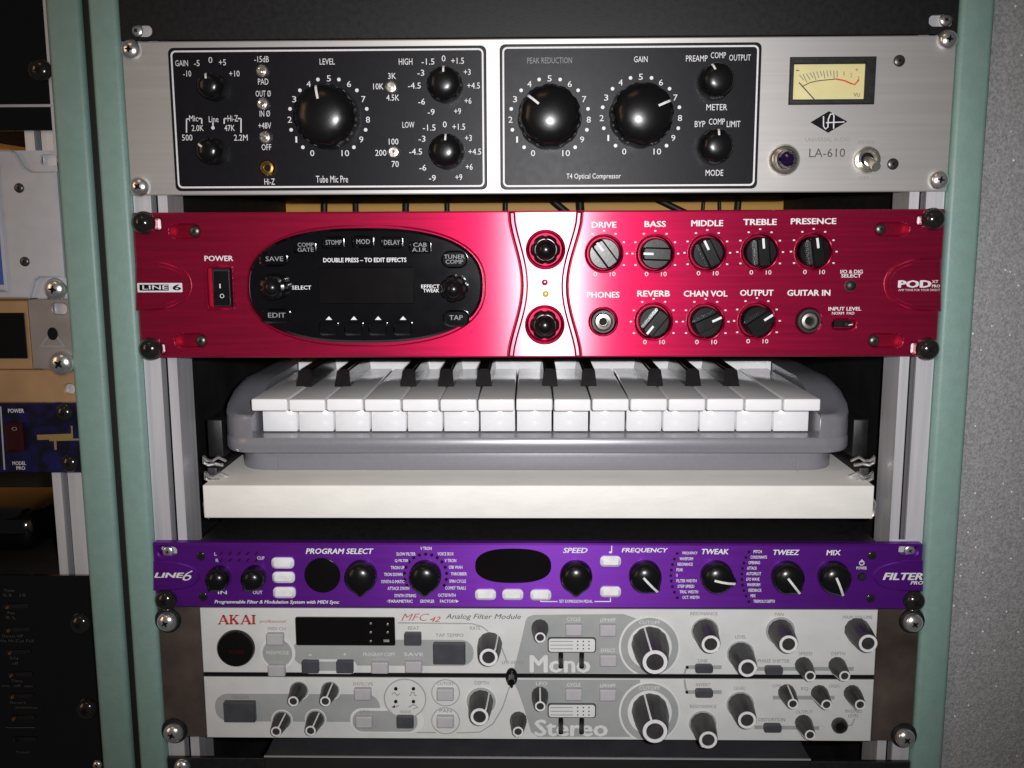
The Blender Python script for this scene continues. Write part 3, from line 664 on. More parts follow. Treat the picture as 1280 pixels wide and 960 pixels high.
# ------------------------------------------------------------------ silver keyboard on the shelf
T = thing('keyboard_controller', 'silver two octave keyboard with white and black keys lying on the cream shelf', 'keyboard', (0, .1, zb1))
def rr_plan(x1, y0, y1, rad, n_=8):
    """half-open plan outline with rounded front corners"""
    L_ = []
    for i in range(n_ + 1):
        a = math.pi + math.pi / 2 * i / n_; L_.append((-x1 + rad + rad * math.cos(a), y0 + rad + rad * math.sin(a)))
    for i in range(n_ + 1):
        a = 1.5 * math.pi + math.pi / 2 * i / n_; L_.append((x1 - rad + rad * math.cos(a), y0 + rad + rad * math.sin(a)))
    return L_ + [(x1, y1), (-x1, y1)]
def slab(name, plan, z0, z1, material, parent, bev=0):
    V, F = [], []; n_ = len(plan); levels = [(z0 + bev, 0), (z1 - bev, 0)]
    pc = ccw(plan); lv = [(z0, bev * .6), (z0 + bev, 0), (z1 - bev, 0), (z1, bev * .6)] if bev else [(z0, 0), (z1, 0)]
    for z_, d in lv:
        for x_, y_ in (inset(pc, d) if d else pc): V.append((x_, y_, z_))
    for l_ in range(len(lv) - 1):
        for i in range(n_): j = (i + 1) % n_; F.append((l_ * n_ + i, l_ * n_ + j, (l_ + 1) * n_ + j, (l_ + 1) * n_ + i))
    F.append(tuple(range(n_))[::-1]); F.append(tuple((len(lv) - 1) * n_ + i for i in range(n_)))
    return put(name, mesh(name, V, F, material, True), parent)
ZK = ZT - .2138                      # top of the white keys
zl, zlb = ZT - .2402, ZT - .2500     # ledge and lip underside
slab('base', rr_plan(.1975, .0386, .225, .020), zb1, zlb, 'silver_plastic', T, .001)
box('base_seam', -.1722, -.1708, .0380, .0400, zb1, zlb - .0005, 'silver_plastic', T); box('base_seam', .1708, .1722, .0380, .0400, zb1, zlb - .0005, 'silver_plastic', T)
slab('front_lip', rr_plan(.2035, .0205, .23, .022), zlb, zl, 'silver_plastic', T, .0018)
KX0, KX1 = -.1797, .1780; KWD = (KX1 - KX0) / 15
def cheek(sg):
    inner = KX1 + .0018 if sg > 0 else KX0 - .0018
    def outer(y_):
        rad = .024; y0 = .0215
        if y_ < y0 + rad: d = (y0 + rad - y_); return .2040 - rad + math.sqrt(max(0, rad * rad - d * d))
        return .2040
    ys = [.0215, .0222, .0235, .026, .030, .036, .0455, .06, .08, .10, .125, .15, .18, .21, .23]
    def top(y_): t = min(1, max(0, (y_ - .022) / .055)); return ZT - .2255 + .0165 * (t * t * (3 - 2 * t)) - (.0022 if y_ < .022 else .0008 if y_ < .0232 else 0)
    V, F = [], []; NX = 7
    for y_ in ys:
        xo = sg * outer(y_)
        if abs(xo) < abs(inner) + .001: xo = inner + sg * .001
        for i in range(NX):
            t = i / (NX - 1); x_ = inner + (xo - inner) * t
            drop = .0035 * max(0, (t - .72) / .28) ** 2 + .0007 * max(0, (.12 - t) / .12)
            V.append((x_, y_, top(y_) - drop))
        V.append((xo, y_, zl)); V.append((inner, y_, zl))
    st = NX + 2
    for k_ in range(len(ys) - 1):
        for i in range(st): j = (i + 1) % st; F.append((k_ * st + i, k_ * st + j, (k_ + 1) * st + j, (k_ + 1) * st + i))
    F.append(tuple(range(st))); F.append(tuple((len(ys) - 1) * st + i for i in range(st)))
    put('end_cheek', mesh('end_cheek', V, F, 'silver_plastic', True), T)
cheek(-1); cheek(1)
box('control_panel', KX0 - .0016, KX1 + .0016, .152, .23, zl, ZT - .2085, 'silver_plastic', T, .0015)
box('lit_back_strip', KX0 - .0012, KX1 + .0012, .1505, .1519, ZK - .006, ZT - .2088, 'key_white', T)  # white colour stands in for flash light on the silver panel's front
# white keys: overhanging front plate and a set-back lower front
wk = box_mesh('white_key', KWD - .0011, .136, .0077, 'key_white', .0011, 3); lf = box_mesh('key_front', KWD - .0013, .09, .0175, 'key_white', .0003, 1)
for i in range(15):
    o = put('white_key', wk, T, (KX0 + KWD * (i + .5), .014 + .068, ZK - .0077 + random.uniform(-.00018, .00018)))
    put('key_front', lf, o, (KX0 + KWD * (i + .5), .0385 + .045, ZK - .0077 - .0180))
V = []
for y_, hw, z_ in ((.064, .0054, -.0002), (.150, .0054, -.0002), (.0685, .0042, .0112), (.150, .0042, .0112)): V += [(-hw, y_, z_), (hw, y_, z_)]
bkm = mesh('black_key', V, [(0, 1, 3, 2), (4, 6, 7, 5), (0, 4, 5, 1), (2, 3, 7, 6), (0, 2, 6, 4), (1, 5, 7, 3)], 'key_black')
bm = bmesh.new(); bm.from_mesh(bkm); bmesh.ops.bevel(bm, geom=[e for e in bm.edges if all(v.co.z > .01 for v in e.verts)], offset=.0012, segments=2, affect='EDGES'); bm.to_mesh(bkm); bm.free()
for i, dx in ((1, -.0012), (2, .0012), (4, -.0018), (5, 0), (6, .0018), (8, -.0012), (9, .0012), (11, -.0018), (12, 0), (13, .0018)):
    put('black_key', bkm, T, (KX0 + KWD * i + dx, 0, ZK))

# ------------------------------------------------------------------ purple filter unit
PY = -.003
PX0, PX1 = pt(190.5, 684)[0], pt(1154.5, 684)[0]; ZP = pt(640, 679.5)[1]; HP = ZP - pt(640, 760.6)[1]
T = thing('purple_filter_unit', 'purple anodised rack filter unit with silver oval buttons and black knobs', 'filter unit', (0, 0, ZP - HP))
sl = [prect(198, 684, 221, 695.5, .0025), prect(1124, 682, 1147, 694, .0025)]
plate('panel', rect(PX0, ZP - HP, PX1, ZP, .001), -.003, .0028, 'purple_anodised', T, .0011, sl)
box('chassis', -.215, .215, .0030, .25, ZP - HP + .003, ZP - .002, 'satin_black', T, .001)
for u, v in ((210, 689.5), (1137, 688)): screw(T, u, v, 'chrome', 7, .0005, 'rack_screw', .3)
for q in sl: xs = [p[0] for p in q]; zs = [p[1] for p in q]; box('slot_backing', min(xs) - .002, max(xs) + .002, .0029, .0031, min(zs) - .002, max(zs) + .002, 'pale_grey_paint', T)
for u, v in ((208, 749.5), (1142, 750.5)): screw(T, u, v, 'black_screw', 13.5, -.003, h=.75)
for u, v in ((251, 695), (254, 746), (1090, 694.5), (1088, 748)): screw(T, u, v, 'black_screw', 5.5, -.003, 'panel_screw', .25)
YP = -.0034
for tip, ed, v0, v1 in ((250, 192, 701.5, 738), (1091, 1153.5, 700.5, 739)):
    q = shield(tip, ed, v0, v1, 1); plate('badge', q, -.0040, -.0028, 'purple_anodised', T, .0008, smooth=True)
txt(T, 'LINE', 211.5, 719, 38, 6.5, y=-.0043, bold=.04, shear=.25); txt(T, '6', 234.5, 719.5, 13, 13, y=-.0043, bold=-.005, shear=.4)
txt(T, 'FILTER', 1128.5, 720.5, 50, 9, y=-.0043, bold=.04, shear=.25); txt(T, 'PRO', 1146, 728.5, 16, 4.6, y=-.0043, bold=.03, shear=.25)
def tear(nub, sig=.32):
    def f(t, r, k_):
        d = math.atan2(math.sin(t), math.cos(t)); return r * (1 + nub * math.exp(-(d / sig) ** 2) * (1 if k_ < 4 else .35 if k_ < 6 else 0))
    return f
def tear_knob(u, v, rpx, a, line, T_):
    s = sc_at(u, v)[0]; r = rpx * s
    pr = [(r, 0), (r, -.003), (r * .97, -.0060), (r * .91, -.0074), (r * .80, -.0086), (r * .62, -.0097), (r * .42, -.0104), (r * .2, -.0108), (0, -.0109)]
    kb = lathe('knob', pr, u, v, 'knob_black', T_, -.003, 48, tear(.24, .26), a, 'tear%d' % rpx)
    if line:
        ck = 'tearline%d' % rpx
        if ck not in CACHE:
            V, F = [], []; wd = .0007
            for rr_, yy in ((-.30, -.0112), (.2, -.0113), (.55, -.0106), (.84, -.0094), (1.08, -.0082)): V += [(-wd, yy, r * rr_), (wd, yy, r * rr_), (wd, yy + .0009, r * rr_), (-wd, yy + .0009, r * rr_)]
            for i in range(4):
                for j in range(4): F.append((4 * i + j, 4 * i + (j + 1) % 4, 4 * i + 4 + (j + 1) % 4, 4 * i + 4 + j))
            F += [(0, 1, 2, 3), (16, 17, 18, 19)]
            CACHE[ck] = mesh('pointer', V, F, 'white_print')
        put('pointer', CACHE[ck], kb, (0, 0, 0), local=True)
for u, v, r, a, ln in ((275, 721, 15, 215, 0), (319, 720.5, 15, 215, 0), (452, 719, 20, 180, 0), (532, 719, 20, 180, 0), (720, 719, 20, 180, 0), (806, 719, 20, 138, 1), (895, 719.5, 20, 103, 1), (983, 720, 20, 142, 1), (1041, 720, 20, 156, 1)):
    tear_knob(u, v, r, a, ln, T)
def oval_button(u, v, w_, h_, T_):
    s = sc_at(u, v)[0]
    b_ = plate('push_button', prect(u - w_ / 2, v - h_ / 2, u + w_ / 2, v + h_ / 2, min(w_, h_) * s * .38), -.0062, -.002, 'silver_button', T_, .0019, smooth=True)
for u, v in ((354, 703), (355, 721), (356, 740)): oval_button(u, v, 28, 13.5, T)
for u, v in ((607, 742.5), (641, 742.5), (676, 743), (763, 701), (763, 739)): oval_button(u, v, 26, 13, T)
lathe('display_window', mm([(11.5, -2.6), (11.3, -3.6), (10.8, -3.8), (0, -3.8)]), 403, 719, 'display_black', T, 0, 40)
plate('display_window', superell(641.5, 707, 47.5, 21.5, 2.5, 48), -.0040, -.0026, 'display_black', T, .0005, smooth=True)
txt(T, 'PROGRAM SELECT', 424.5, 689, 85, 7, y=YP, bold=.03, shear=.25); txt(T, 'SPEED', 719, 688, 31, 6.6, y=YP, bold=.03, shear=.25); txt(T, 'FREQUENCY', 806, 688.2, 58, 6.6, y=YP, bold=.03, shear=.2)
txt(T, 'TWEAK', 894, 689.5, 34, 6.8, y=YP, bold=.03, shear=.2); txt(T, 'TWEEZ', 983, 690.5, 33, 6.6, y=YP, bold=.03, shear=.2); txt(T, 'MIX', 1042, 690.8, 18, 6.6, y=YP, bold=.03, shear=.1)
txt(T, 'Programmable Filter & Modulation System with MIDI Sync', 346, 753, 156, 5.6, y=YP, bold=.025, shear=.25)
txt(T, 'IN', 278, 740.5, 11, 4.2, y=YP, bold=.01); txt(T, 'OUT', 322, 740.5, 12, 4.2, y=YP, bold=.01); txt(T, 'L', 269.5, 692.5, 3, 4, y=YP); txt(T, 'R', 271.5, 700.5, 3.5, 4, y=YP); txt(T, 'CLIP', 326, 697.5, 9, 4, y=YP, bold=.01)
for i in range(5):
    for v in (691.5, 700): sheet('level_led', ppoly([(274 + i * 11, v + 2), (277 + i * 11, v - 2), (279.5 + i * 11, v - 2), (276.5 + i * 11, v + 2)]), YP, 'dark_red', T)
for i in range(15):
    a = R(-118 + 236 * i / 14); rr2 = 26.5
    if abs(math.degrees(a)) < 125: sheet('selector_led', pcirc(532 + rr2 * math.sin(a), 719 - rr2 * math.cos(a), 2.1, 10), YP, 'slot_dark', T)
for s, u, v, w_ in (('V TRON', 532.5, 685.5, 14), ('SLOW FILTER', 507.5, 692.5, 24), ('Q FILTER', 502, 701, 17), ('TRON UP', 497, 709.5, 17), ('TRON DOWN', 491.5, 718, 23), ('SYNTH-O-MATIC', 491, 727, 29), ('ATTACK SYNTH', 498, 735.5, 27), ('SYNTH STRING', 506.5, 744.5, 27), ('VOICE BOX', 557, 692.3, 20), ('V TRON', 563, 700.7, 14.5), ('OBI WAH', 569.5, 709, 17), ('THROBBER', 573.5, 717.3, 20), ('SPIN CYCLE', 572, 726.5, 21), ('COMET TRAILS', 569.5, 735, 26), ('OCTISYNTH', 558.5, 744, 22), ('GROWLER', 534, 751.5, 18)):
    txt(T, s, u, v, w_, 4.1, y=YP, bold=.02)
txt(T, '◂', 485, 751.5, 3, 4, y=YP); txt(T, 'PARAMETRIC', 501, 751.5, 30, 3.8, y=YP, bold=.02); txt(T, 'FACTORY', 560, 751.5, 20, 3.8, y=YP, bold=.02)
sheet('arrow_mark', ppoly([(483.5, 751.5), (487, 749.6), (487, 753.4)]), YP, 'white_print', T); sheet('arrow_mark', ppoly([(573.5, 751.3), (570, 749.4), (570, 753.2)]), YP, 'white_print', T)
for i, s in enumerate(('FREQUENCY', 'WAVEFORM', 'RESONANCE', 'PEAK', 'Q', 'FILTER WIDTH', 'STEP SPEED', 'TRIG. WIDTH', 'OCT. WIDTH')):
    v = 691.5 + i * 6.9; off = ((i - 4) / 4) ** 2 * 8
    sheet('selector_led', pcirc(838.5 + off, v + .2, 1.9, 8), YP, 'slot_dark', T); txt(T, s, 845 + off + len(s) * 1.05, v, len(s) * 2.1, 3.9, y=YP, bold=.02)
for i, s in enumerate(('PITCH', 'CONSONANTS', 'OPENING', 'ATTACK', 'AUTOPILOT', 'LFO WAVE', 'WAVEFORM', 'FEEDBACK', 'MIX', 'TREMOLO DEPTH')):
    v = 689.5 + i * 6.9; off = ((i - 4.5) / 4.5) ** 2 * 9
    sheet('selector_led', pcirc(927 + off, v + .2, 1.9, 8), YP, 'slot_dark', T); txt(T, s, 933 + off + len(s) * 1.0, v, len(s) * 2.05, 3.9, y=YP, bold=.02)
pline('link_line', [(676, 748), (676, 752), ], 1.2, YP, 'white_print', T); pline('link_line', [(676, 751.6), (697, 751.6)], 1.2, YP - .00005, 'white_print', T); pline('link_line', [(743, 751.6), (763, 751.6)], 1.2, YP, 'white_print', T); pline('link_line', [(763, 747), (763, 752.2)], 1.2, YP - .00005, 'white_print', T)
txt(T, 'SET EXPRESSION PEDAL', 720, 751.6, 42, 3.8, y=YP, bold=.02)
pline('note_mark', [(764.5, 682), (764.5, 690)], 1.2, YP, 'white_print', T); sheet('note_mark', pcirc(763, 690, 2, 10, rv=1.4), YP - .0002, 'white_print', T)
s = sc_at(1077, 703)[0]
sheet('power_mark', pcirc(1077, 703.5, 3.4, 16), YP, 'white_print', T, [pcirc(1077, 703.5, 2.3, 16)]); pline('power_mark', [(1077, 699), (1077, 703)], 1.1, YP - .0002, 'white_print', T)
txt(T, 'POWER', 1077, 710, 13, 3.8, y=YP, bold=.02); lathe('push_button', [(5.2 * s, -.0026), (5 * s, -.0042), (4 * s, -.0048), (0, -.005)], 1077, 720.5, 'satin_black', T, 0, 16)

# ------------------------------------------------------------------ cream analogue filter module
ZA = ZP - HP - .0006; zmid1, zmid0 = zpx(842.5), zpx(848.5); zbot = zpx(924.5)
AX0, AX1 = onto(-.2143, 0)[0], onto(.2152, 0)[0]
T = thing('cream_filter_module', 'cream and grey two row analogue filter module with white ringed black knobs', 'filter module', (0, 0, zbot))
for x0, x1 in ((-HW, AX0 - .0008), (AX1 + .0008, HW)): plate('rack_ear', rect(x0, zbot - .0012, x1, ZA - .0002), 0, .003, 'bracket_brown', T, .0006)
box('chassis', AX0, AX1, .0005, .22, zbot + .001, ZA - .001, 'satin_black', T)
box('panel_core', AX0 + .0006, AX1 - .0006, -.0012, .0006, zbot + .0006, ZA - .0006, 'slot_dark', T)
up = plate('upper_panel', rect(AX0, zmid1, AX1, ZA), -.0028, -.0011, 'filter_cream', T, .0005)
lo = plate('lower_panel', rect(AX0, zbot, AX1, zmid0), -.0028, -.0011, 'filter_cream', T, .0005)
for u, v in ((209, 777), (217, 916), (1141, 778), (1131, 922)):
    s = sc_at(u, v)[0]
    lathe('washer', [(16.5 * s, 0), (16.3 * s, -.001), (15 * s, -.0018), (9 * s, -.0018)], u - (1 if u < 600 else -1), v, 'satin_black', T, 0, 28)
    screw(T, u, v, 'chrome', 12.2, -.0018)
YA = -.0031; Y2 = -.00335; Y3 = -.0036
# printed areas
def stad(u0, v0, u1, v1, y, m_, P_, r=None):
    s = sc_at((u0 + u1) / 2, (v0 + v1) / 2)[0]; h = min(abs(u1 - u0), abs(v1 - v0)) * s / 2
    return sheet('printed_band', prect(u0, v0, u1, v1, (r if r is not None else h) * .97, n=8), y, m_, P_)
stad(366, 799.5, 592, 832, YA, 'filter_grey', up); stad(378, 824, 446, 842, Y2, 'filter_pale', up); stad(386, 826.5, 438, 838, Y3, 'filter_grey', up)
sheet('printed_disc', pcirc(347.5, 816, 22, 32), Y2, 'filter_pale', up); sheet('printed_disc', pcirc(347, 816, 18.5, 32), Y3, 'filter_grey', up)
mono = [(660, 771), (667, 768.5), (780, 767.5), (800, 775), (800, 841.5), (641, 841.5), (648, 815), (654, 790), (657, 776)]
ster = [(641, 849.5), (652, 849.5), (800, 849.5), (800, 921), (672, 921), (664, 915), (655, 885), (648, 865)]
sheet('printed_area', ppoly(mono), YA, 'filter_grey', up); sheet('printed_area', ppoly(ster), YA, 'filter_grey', lo)
stad(269, 867.5, 475, 902, YA, 'filter_grey', lo); stad(438, 885, 530, 916, Y2, 'filter_pale', lo); stad(441, 888, 522, 914, Y3, 'filter_grey', lo)
sheet('printed_band', ppoly([(440, 867.5), (464, 867.5), (474, 884), (440, 884)]), Y2, 'filter_grey', lo)
def ring(u, v, r, wd, y, m_, P_): sheet('printed_ring', pcirc(u, v, r, 36), y, m_, P_, [pcirc(u, v, r - wd, 36)])
sheet('printed_disc', pcirc(506.5, 872.5, 26.5, 36), Y3 - .0002, 'filter_cream', lo); ring(506.5, 872.5, 26.5, 1.4, Y3 - .0004, 'filter_grey', lo)
for v in (866, 901): ring(557, v, 18, 1.2, YA, 'filter_grey', lo)
def arc_clip(u, v, r, P_, y, m_, lo_v, hi_v, inner=0):
    L_ = [(u + r * math.cos(2 * math.pi * i / 48), min(hi_v, max(lo_v, v + r * math.sin(2 * math.pi * i / 48)))) for i in range(48)]
    return sheet('printed_disc', ppoly(L_), y, m_, P_)
for cv, P_, a, b_ in ((808, up, 764.5, 841.8), (890, lo, 849.2, 923.2)):
    arc_clip(812, cv, 38.5, P_, Y2, 'filter_pale', a, b_); arc_clip(812, cv, 36, P_, Y3, 'filter_grey', a, b_); arc_clip(812, cv, 27.5, P_, Y3 - .0002, 'filter_pale', a, b_)
for pts, P_ in (([(497, 778.5), (590, 779.5), (602, 783), (610, 789)], up), ([(622, 795), (628, 812), (634, 828)], up), ([(637, 858), (628, 885), (616, 905), (600, 915), (575, 916), (571, 916)], lo), ([(545, 915.6), (516, 915.4)], lo)):
    pline('printed_line', pts, 1.5, YA, 'filter_grey', P_)
for pts, P_ in (([(859, 834), (902, 834)], up), ([(858, 834), (855.5, 842)], up), ([(946, 836), (1067, 836)], up), ([(859, 865), (902, 865)], lo), ([(855.5, 849.5), (857, 860), (859, 865)], lo), ([(966, 872), (1043, 872)], lo), ([(943, 909), (1024, 910)], lo)):
    pline('printed_line', pts, 5 if len(pts) == 2 and abs(pts[0][1] - pts[1][1]) < 3 else 2.5, YA, 'filter_grey', P_)
pline('printed_line', [(1057, 908), (1065, 906), (1068, 898)], 1.6, YA, 'filter_grey', lo)
# wording
def serif(T_, u, v, hpx):   # the maker's red serif letters, drawn as strokes
    h = hpx; y = YA
    def st(a, b_, w_): pline('letter_stroke', [a, b_], w_, y, 'red_print', T_)
    def A(x):
        st((x, v + h / 2), (x + 5.2, v - h / 2), 1.4); st((x + 5.0, v - h / 2), (x + 10.5, v + h / 2), 2.9); st((x + 2.3, v + h * .18), (x + 8, v + h * .18), 1.2); st((x - 2, v + h / 2 - .3), (x + 2.2, v + h / 2 - .3), 1.1); st((x + 7.6, v + h / 2 - .3), (x + 13, v + h / 2 - .3), 1.1)
    def K(x):
        st((x + 2, v - h / 2), (x + 2, v + h / 2), 2.8); st((x + 3, v + .8), (x + 9.4, v - h / 2), 1.4); st((x + 4.6, v - 1), (x + 10.5, v + h / 2), 2.8)
        for q in ((x - .6, x + 4.6), (x + 6.6, x + 12)):
            st((q[0], v - h / 2 + .4), (q[1], v - h / 2 + .4), 1.1); st((q[0], v + h / 2 - .4), (q[1], v + h / 2 - .4), 1.1)
    def I(x):
        st((x, v - h / 2), (x, v + h / 2), 2.9)
        for q in (-1, 1): st((x - 2.8, v + q * (h / 2 - .4)), (x + 2.8, v + q * (h / 2 - .4)), 1.1)
    A(u - 21.5); K(u - 8.5); A(u + 6.5); I(u + 21.5)
serif(up, 295.5, 774.5, 11.5)
txt(T, 'professional', 341, 777, 34, 4.8, 'red_print', YA, shear=.35)
txt(T, 'MFC', 519, 771.5, 35, 9, 'red_print', YA, shear=.4, bold=-.012); txt(T, '42', 544, 774, 13.5, 6.5, 'red_print', YA, shear=.4)
txt(T, 'Analog Filter Module', 604, 771.5, 94, 8.2, 'dark_print', YA, shear=.3)
txt(T, 'Mono', 700, 830, 76, 22, 'filter_pale', Y2, bold=.03); txt(T, 'Stereo', 714, 910, 92, 21, 'filter_pale', Y2, bold=.03)
pline('printed_line', [(386, 818), (390, 818)], 1.2, Y3 - .0003, 'filter_pale', up)
for s, u, v, w_, m_ in (('MIDI CH', 346, 786, 22, 'grey_print'), ('MIDI/MODE', 347, 816, 28, 'filter_pale'), ('+', 431, 818, 4, 'filter_pale'), ('PROGRAM COPY', 474, 818, 40, 'filter_pale'), ('SAVE', 517, 818, 24, 'filter_pale'), ('BEAT', 517, 785, 14, 'grey_print'), ('TAP TEMPO', 562, 794, 35, 'grey_print'), ('RATE', 594, 785, 13, 'grey_print'), ('LFO DEPTH', 641, 828, 26, 'grey_print'),
                    ('CYCLE', 717, 774, 17, 'filter_pale'), ('LPF/HPF', 760, 775, 19, 'filter_pale'), ('EFFECT', 760, 813, 18, 'filter_pale'), ('CUTOFF', 812, 778, 26, 'filter_pale'), ('RESONANCE', 880, 767, 34, 'grey_print'), ('LEVEL', 926, 796, 14, 'grey_print'), ('PAN', 974, 768, 11, 'grey_print'), ('MAIN VOLUME', 1072, 771.5, 37, 'grey_print'), ('SPEED', 1007, 817, 17, 'grey_print'), ('DEPTH', 1048, 817, 17, 'grey_print'), ('LINK', 879, 826, 12, 'grey_print'), ('PHASE SHIFTER', 967, 826, 40, 'grey_print')): txt(T, s, u, v, w_, 4.3, m_, Y3 - .0003)
for s, u, v, w_, m_ in (('TRIGGER', 300, 871.5, 23, 'grey_print'), ('ENVELOPE', 454, 855, 25, 'grey_print'), ('LFO', 456, 890, 12, 'grey_print'), ('WAVE', 507, 890, 14, 'grey_print'), ('CUTOFF', 557, 854.5, 21, 'grey_print'), ('PAN', 557, 888.5, 15, 'grey_print'), ('DEPTH', 602, 853.5, 17, 'grey_print'), ('LFO', 677, 854.5, 14, 'filter_pale'), ('CYCLE', 717, 856, 17, 'filter_pale'), ('LPF/HPF', 760, 857, 19, 'filter_pale'), ('CUTOFF', 812, 860, 26, 'filter_pale'), ('RESONANCE', 879, 883, 33, 'grey_print'), ('LEVEL', 925, 860.5, 14, 'grey_print'), ('INVERT', 879, 856, 18, 'grey_print'), ('LOW', 971, 857, 10, 'grey_print'), ('EQ', 1006, 861, 9, 'grey_print'), ('HIGH', 1043, 857.5, 12, 'grey_print'), ('OUTPUT', 1005, 890, 21, 'grey_print'), ('DISTORTION', 965, 899.5, 33, 'grey_print'), ('PHONES', 1067, 889, 21, 'grey_print'), ('LEVEL', 1067, 894.5, 13, 'grey_print')): txt(T, s, u, v, w_, 4.3, m_, Y3 - .0003)
for u, v in ((495, 860), (517, 860), (495, 876), (517, 876)): lathe('indicator_led', mm([(1.2, -3.4), (1.1, -4.4), (0, -4.8)]), u, v, 'slot_dark', T, 0, 10)
for p in ([(490, 867), (493, 864.5), (497, 868.5), (500, 866)], [(512, 868), (514, 868), (514, 864.5), (518, 864.5), (518, 868), (521, 868)], [(490, 883), (494, 880), (494, 883), (499, 880.5)], [(511, 883), (517, 879.5), (523, 883), (517, 885)]): pline('wave_mark', p, 1.2, Y3 - .0006, 'grey_print', lo)
# display, sensor, buttons
plate('display_window', prect(370, 771, 494, 806, .001), -.0046, -.002, 'display_black', T, .0005)
for u, v in ((464, 778), (464, 789), (464, 800), (485, 779), (485, 789)): lathe('indicator_led', mm([(.9, -4.4), (.8, -5.2), (0, -5.5)]), u, v, 'nickel', T, 0, 10)
plate('indicator_led', prect(480, 798, 487, 801), -.0049, -.004, 'dim_print', T)
lathe('power_button', mm([(12.0, -2.4), (11.9, -5.2), (11.2, -6.2), (9.8, -6.6), (0, -6.4)]), 295.5, 809.5, 'display_black', T, 0, 44)
txt(T, 'POWER', 296, 815, 18, 5, 'red_lens', -.0069)
def key(u, v, w_, h_, m_):
    b_ = plate('push_button', prect(u - w_ / 2, v - h_ / 2, u + w_ / 2, v + h_ / 2, .0008), -.0068, -.002, m_, T, .0007, smooth=True)
for u, v in ((345, 797), (347, 836), (475.5, 832.5), (517.5, 831.5), (717, 785.5), (759.5, 786), (760, 823.5)): key(u, v, 21, 14, 'filter_lilac')
for u, v in ((454, 865.5), (456, 900), (557, 866), (557, 900), (717, 866), (759.5, 866.5)): key(u, v, 21, 14, 'filter_lilac')
for u, v in ((389, 831.5), (432, 831.5), (516.5, 797)): key(u, v, 21, 15, 'filter_charcoal')
key(507, 900, 21, 15, 'filter_charcoal'); key(562, 815, 40, 26, 'filter_charcoal'); key(301, 887.5, 39, 25, 'filter_charcoal')
for u, v in ((879.5, 834.5), (966.5, 836.5), (879.5, 865), (965, 908.5)):
    plate('push_button', prect(u - 11, v - 5, u + 11, v + 5, .0016), -.0062, -.002, 'filter_charcoal', T, .0007, smooth=True)
def slider_group(v0, v1, vt):
    q = plate('legend_plate', prect(684.5, v0, 745, v1, .002), -.0042, -.0028, 'dark_print', T, .0003); plate('legend_field', prect(686, v0 + 1.4, 743.5, v1 - 1.4, .0017), -.0044, -.004, 'filter_pale', q)
    for i in range(3):
        for j in range(3): sheet('legend_mark', pcirc(722 + i * 7, v0 + 4.5 + j * 4.6, 1.0, 8), -.0046, 'dark_print', q)
        pline('legend_mark', [(688, v0 + 4.5 + i * 4.6), (716, v0 + 4.5 + i * 4.6)], 1.2, -.0046, 'filter_grey', q)
    for u in (701, 727):
        plate('switch_slot', prect(u - 3, vt - 10, u + 3, vt + 10, .001), -.0040, -.002, 'slot_dark', T)
        x, z = pt(u, vt - 2); put('slide_lever', tube_mesh('slide_lever', [(0, -.002, .001), (0, -.008, -.0005), (0, -.0105, -.0008), (0, -.011, -.0008)], .0013, 'dark_steel', 10), T, (x, 0, z))
slider_group(796, 815, 825); slider_group(878.5, 896.5, 907)
# knobs
def tall_knob(bu, bv, tu, tv, rb, rt, a, T_, collar=None, h=None):
    """tapered knob from its foot (bu,bv) to its cap; the cap's ring is white"""
    s = sc_at(bu, bv)[0]; h = h or .022; r0, r1 = rb * s, rt * s
    ck = (round(rb, 1), round(rt, 1), h)
    fl = lambda t, r, k_: r * (1 - .035 * (k_ < 4) * (.5 + .5 * math.cos(12 * t)))
    if collar: sheet('printed_disc', pcirc(bu, bv, collar, 28), Y3 - .0002, 'filter_pale', T_); sheet('printed_disc', pcirc(bu, bv, collar - 1.6, 28), Y3 - .0004, 'filter_grey', T_)
    kb = lathe('knob', [(r0, -.0031), (r0, -.006), (r0 * .86 + r1 * .14, -h * .45), (r1 * 1.10, -h * .95), (r1 * 1.04, -h), (0, -h)], bu, bv, 'filter_knob', T_, 0, 48, fl, a, str(ck))
    if ('capring', ck) not in CACHE:
        n_ = 32
        CACHE[('capring', ck)] = plate_mesh('cap_ring', circ(0, 0, r1 * .98, n_), -h - .0004, -h + .0004, 'white_print', 0, [circ(0, 0, r1 * .70, n_)])
        wd = max(.00045, r1 * .075); V = []
        for r_, y_ in ((r0 * 1.0, -.0052), (r0 * .86 + r1 * .14, -h * .45), (r1 * 1.12, -h * .95), (r1 * 1.0, -h - .0003)): V += [(-wd, y_, r_ + .0003), (wd, y_, r_ + .0003), (wd, y_ + .0002, r_ - .001), (-wd, y_ + .0002, r_ - .001)]
        F = [(4 * i + j, 4 * i + (j + 1) % 4, 4 * i + 4 + (j + 1) % 4, 4 * i + 4 + j) for i in range(3) for j in range(4)] + [(0, 1, 2, 3), (12, 13, 14, 15)]
        CACHE[('capline', ck)] = mesh('pointer', V, F, 'white_print')
    put('cap_ring', CACHE[('capring', ck)], kb, (0, 0, 0), local=True); put('pointer', CACHE[('capline', ck)], kb, (0, 0, 0), local=True)
for bu, bv, a in ((812, 804, -18), (812, 887, -18)): tall_knob(bu, bv, 820, 830, 23, 15.2, a, T, None, .030)
for bu, bv, a, col in ((612.5, 804, 40, 16), (601.5, 876, 40, 20), (881, 788, 135, 19), (925.5, 817, 88, 19), (975, 788, 128, 20), (1071, 787, 150, None), (925, 880, 118, 19), (878, 904, 215, 19)):
    tall_knob(bu, bv, 0, 0, 15.5, 11.2, a, T, col, .0235)
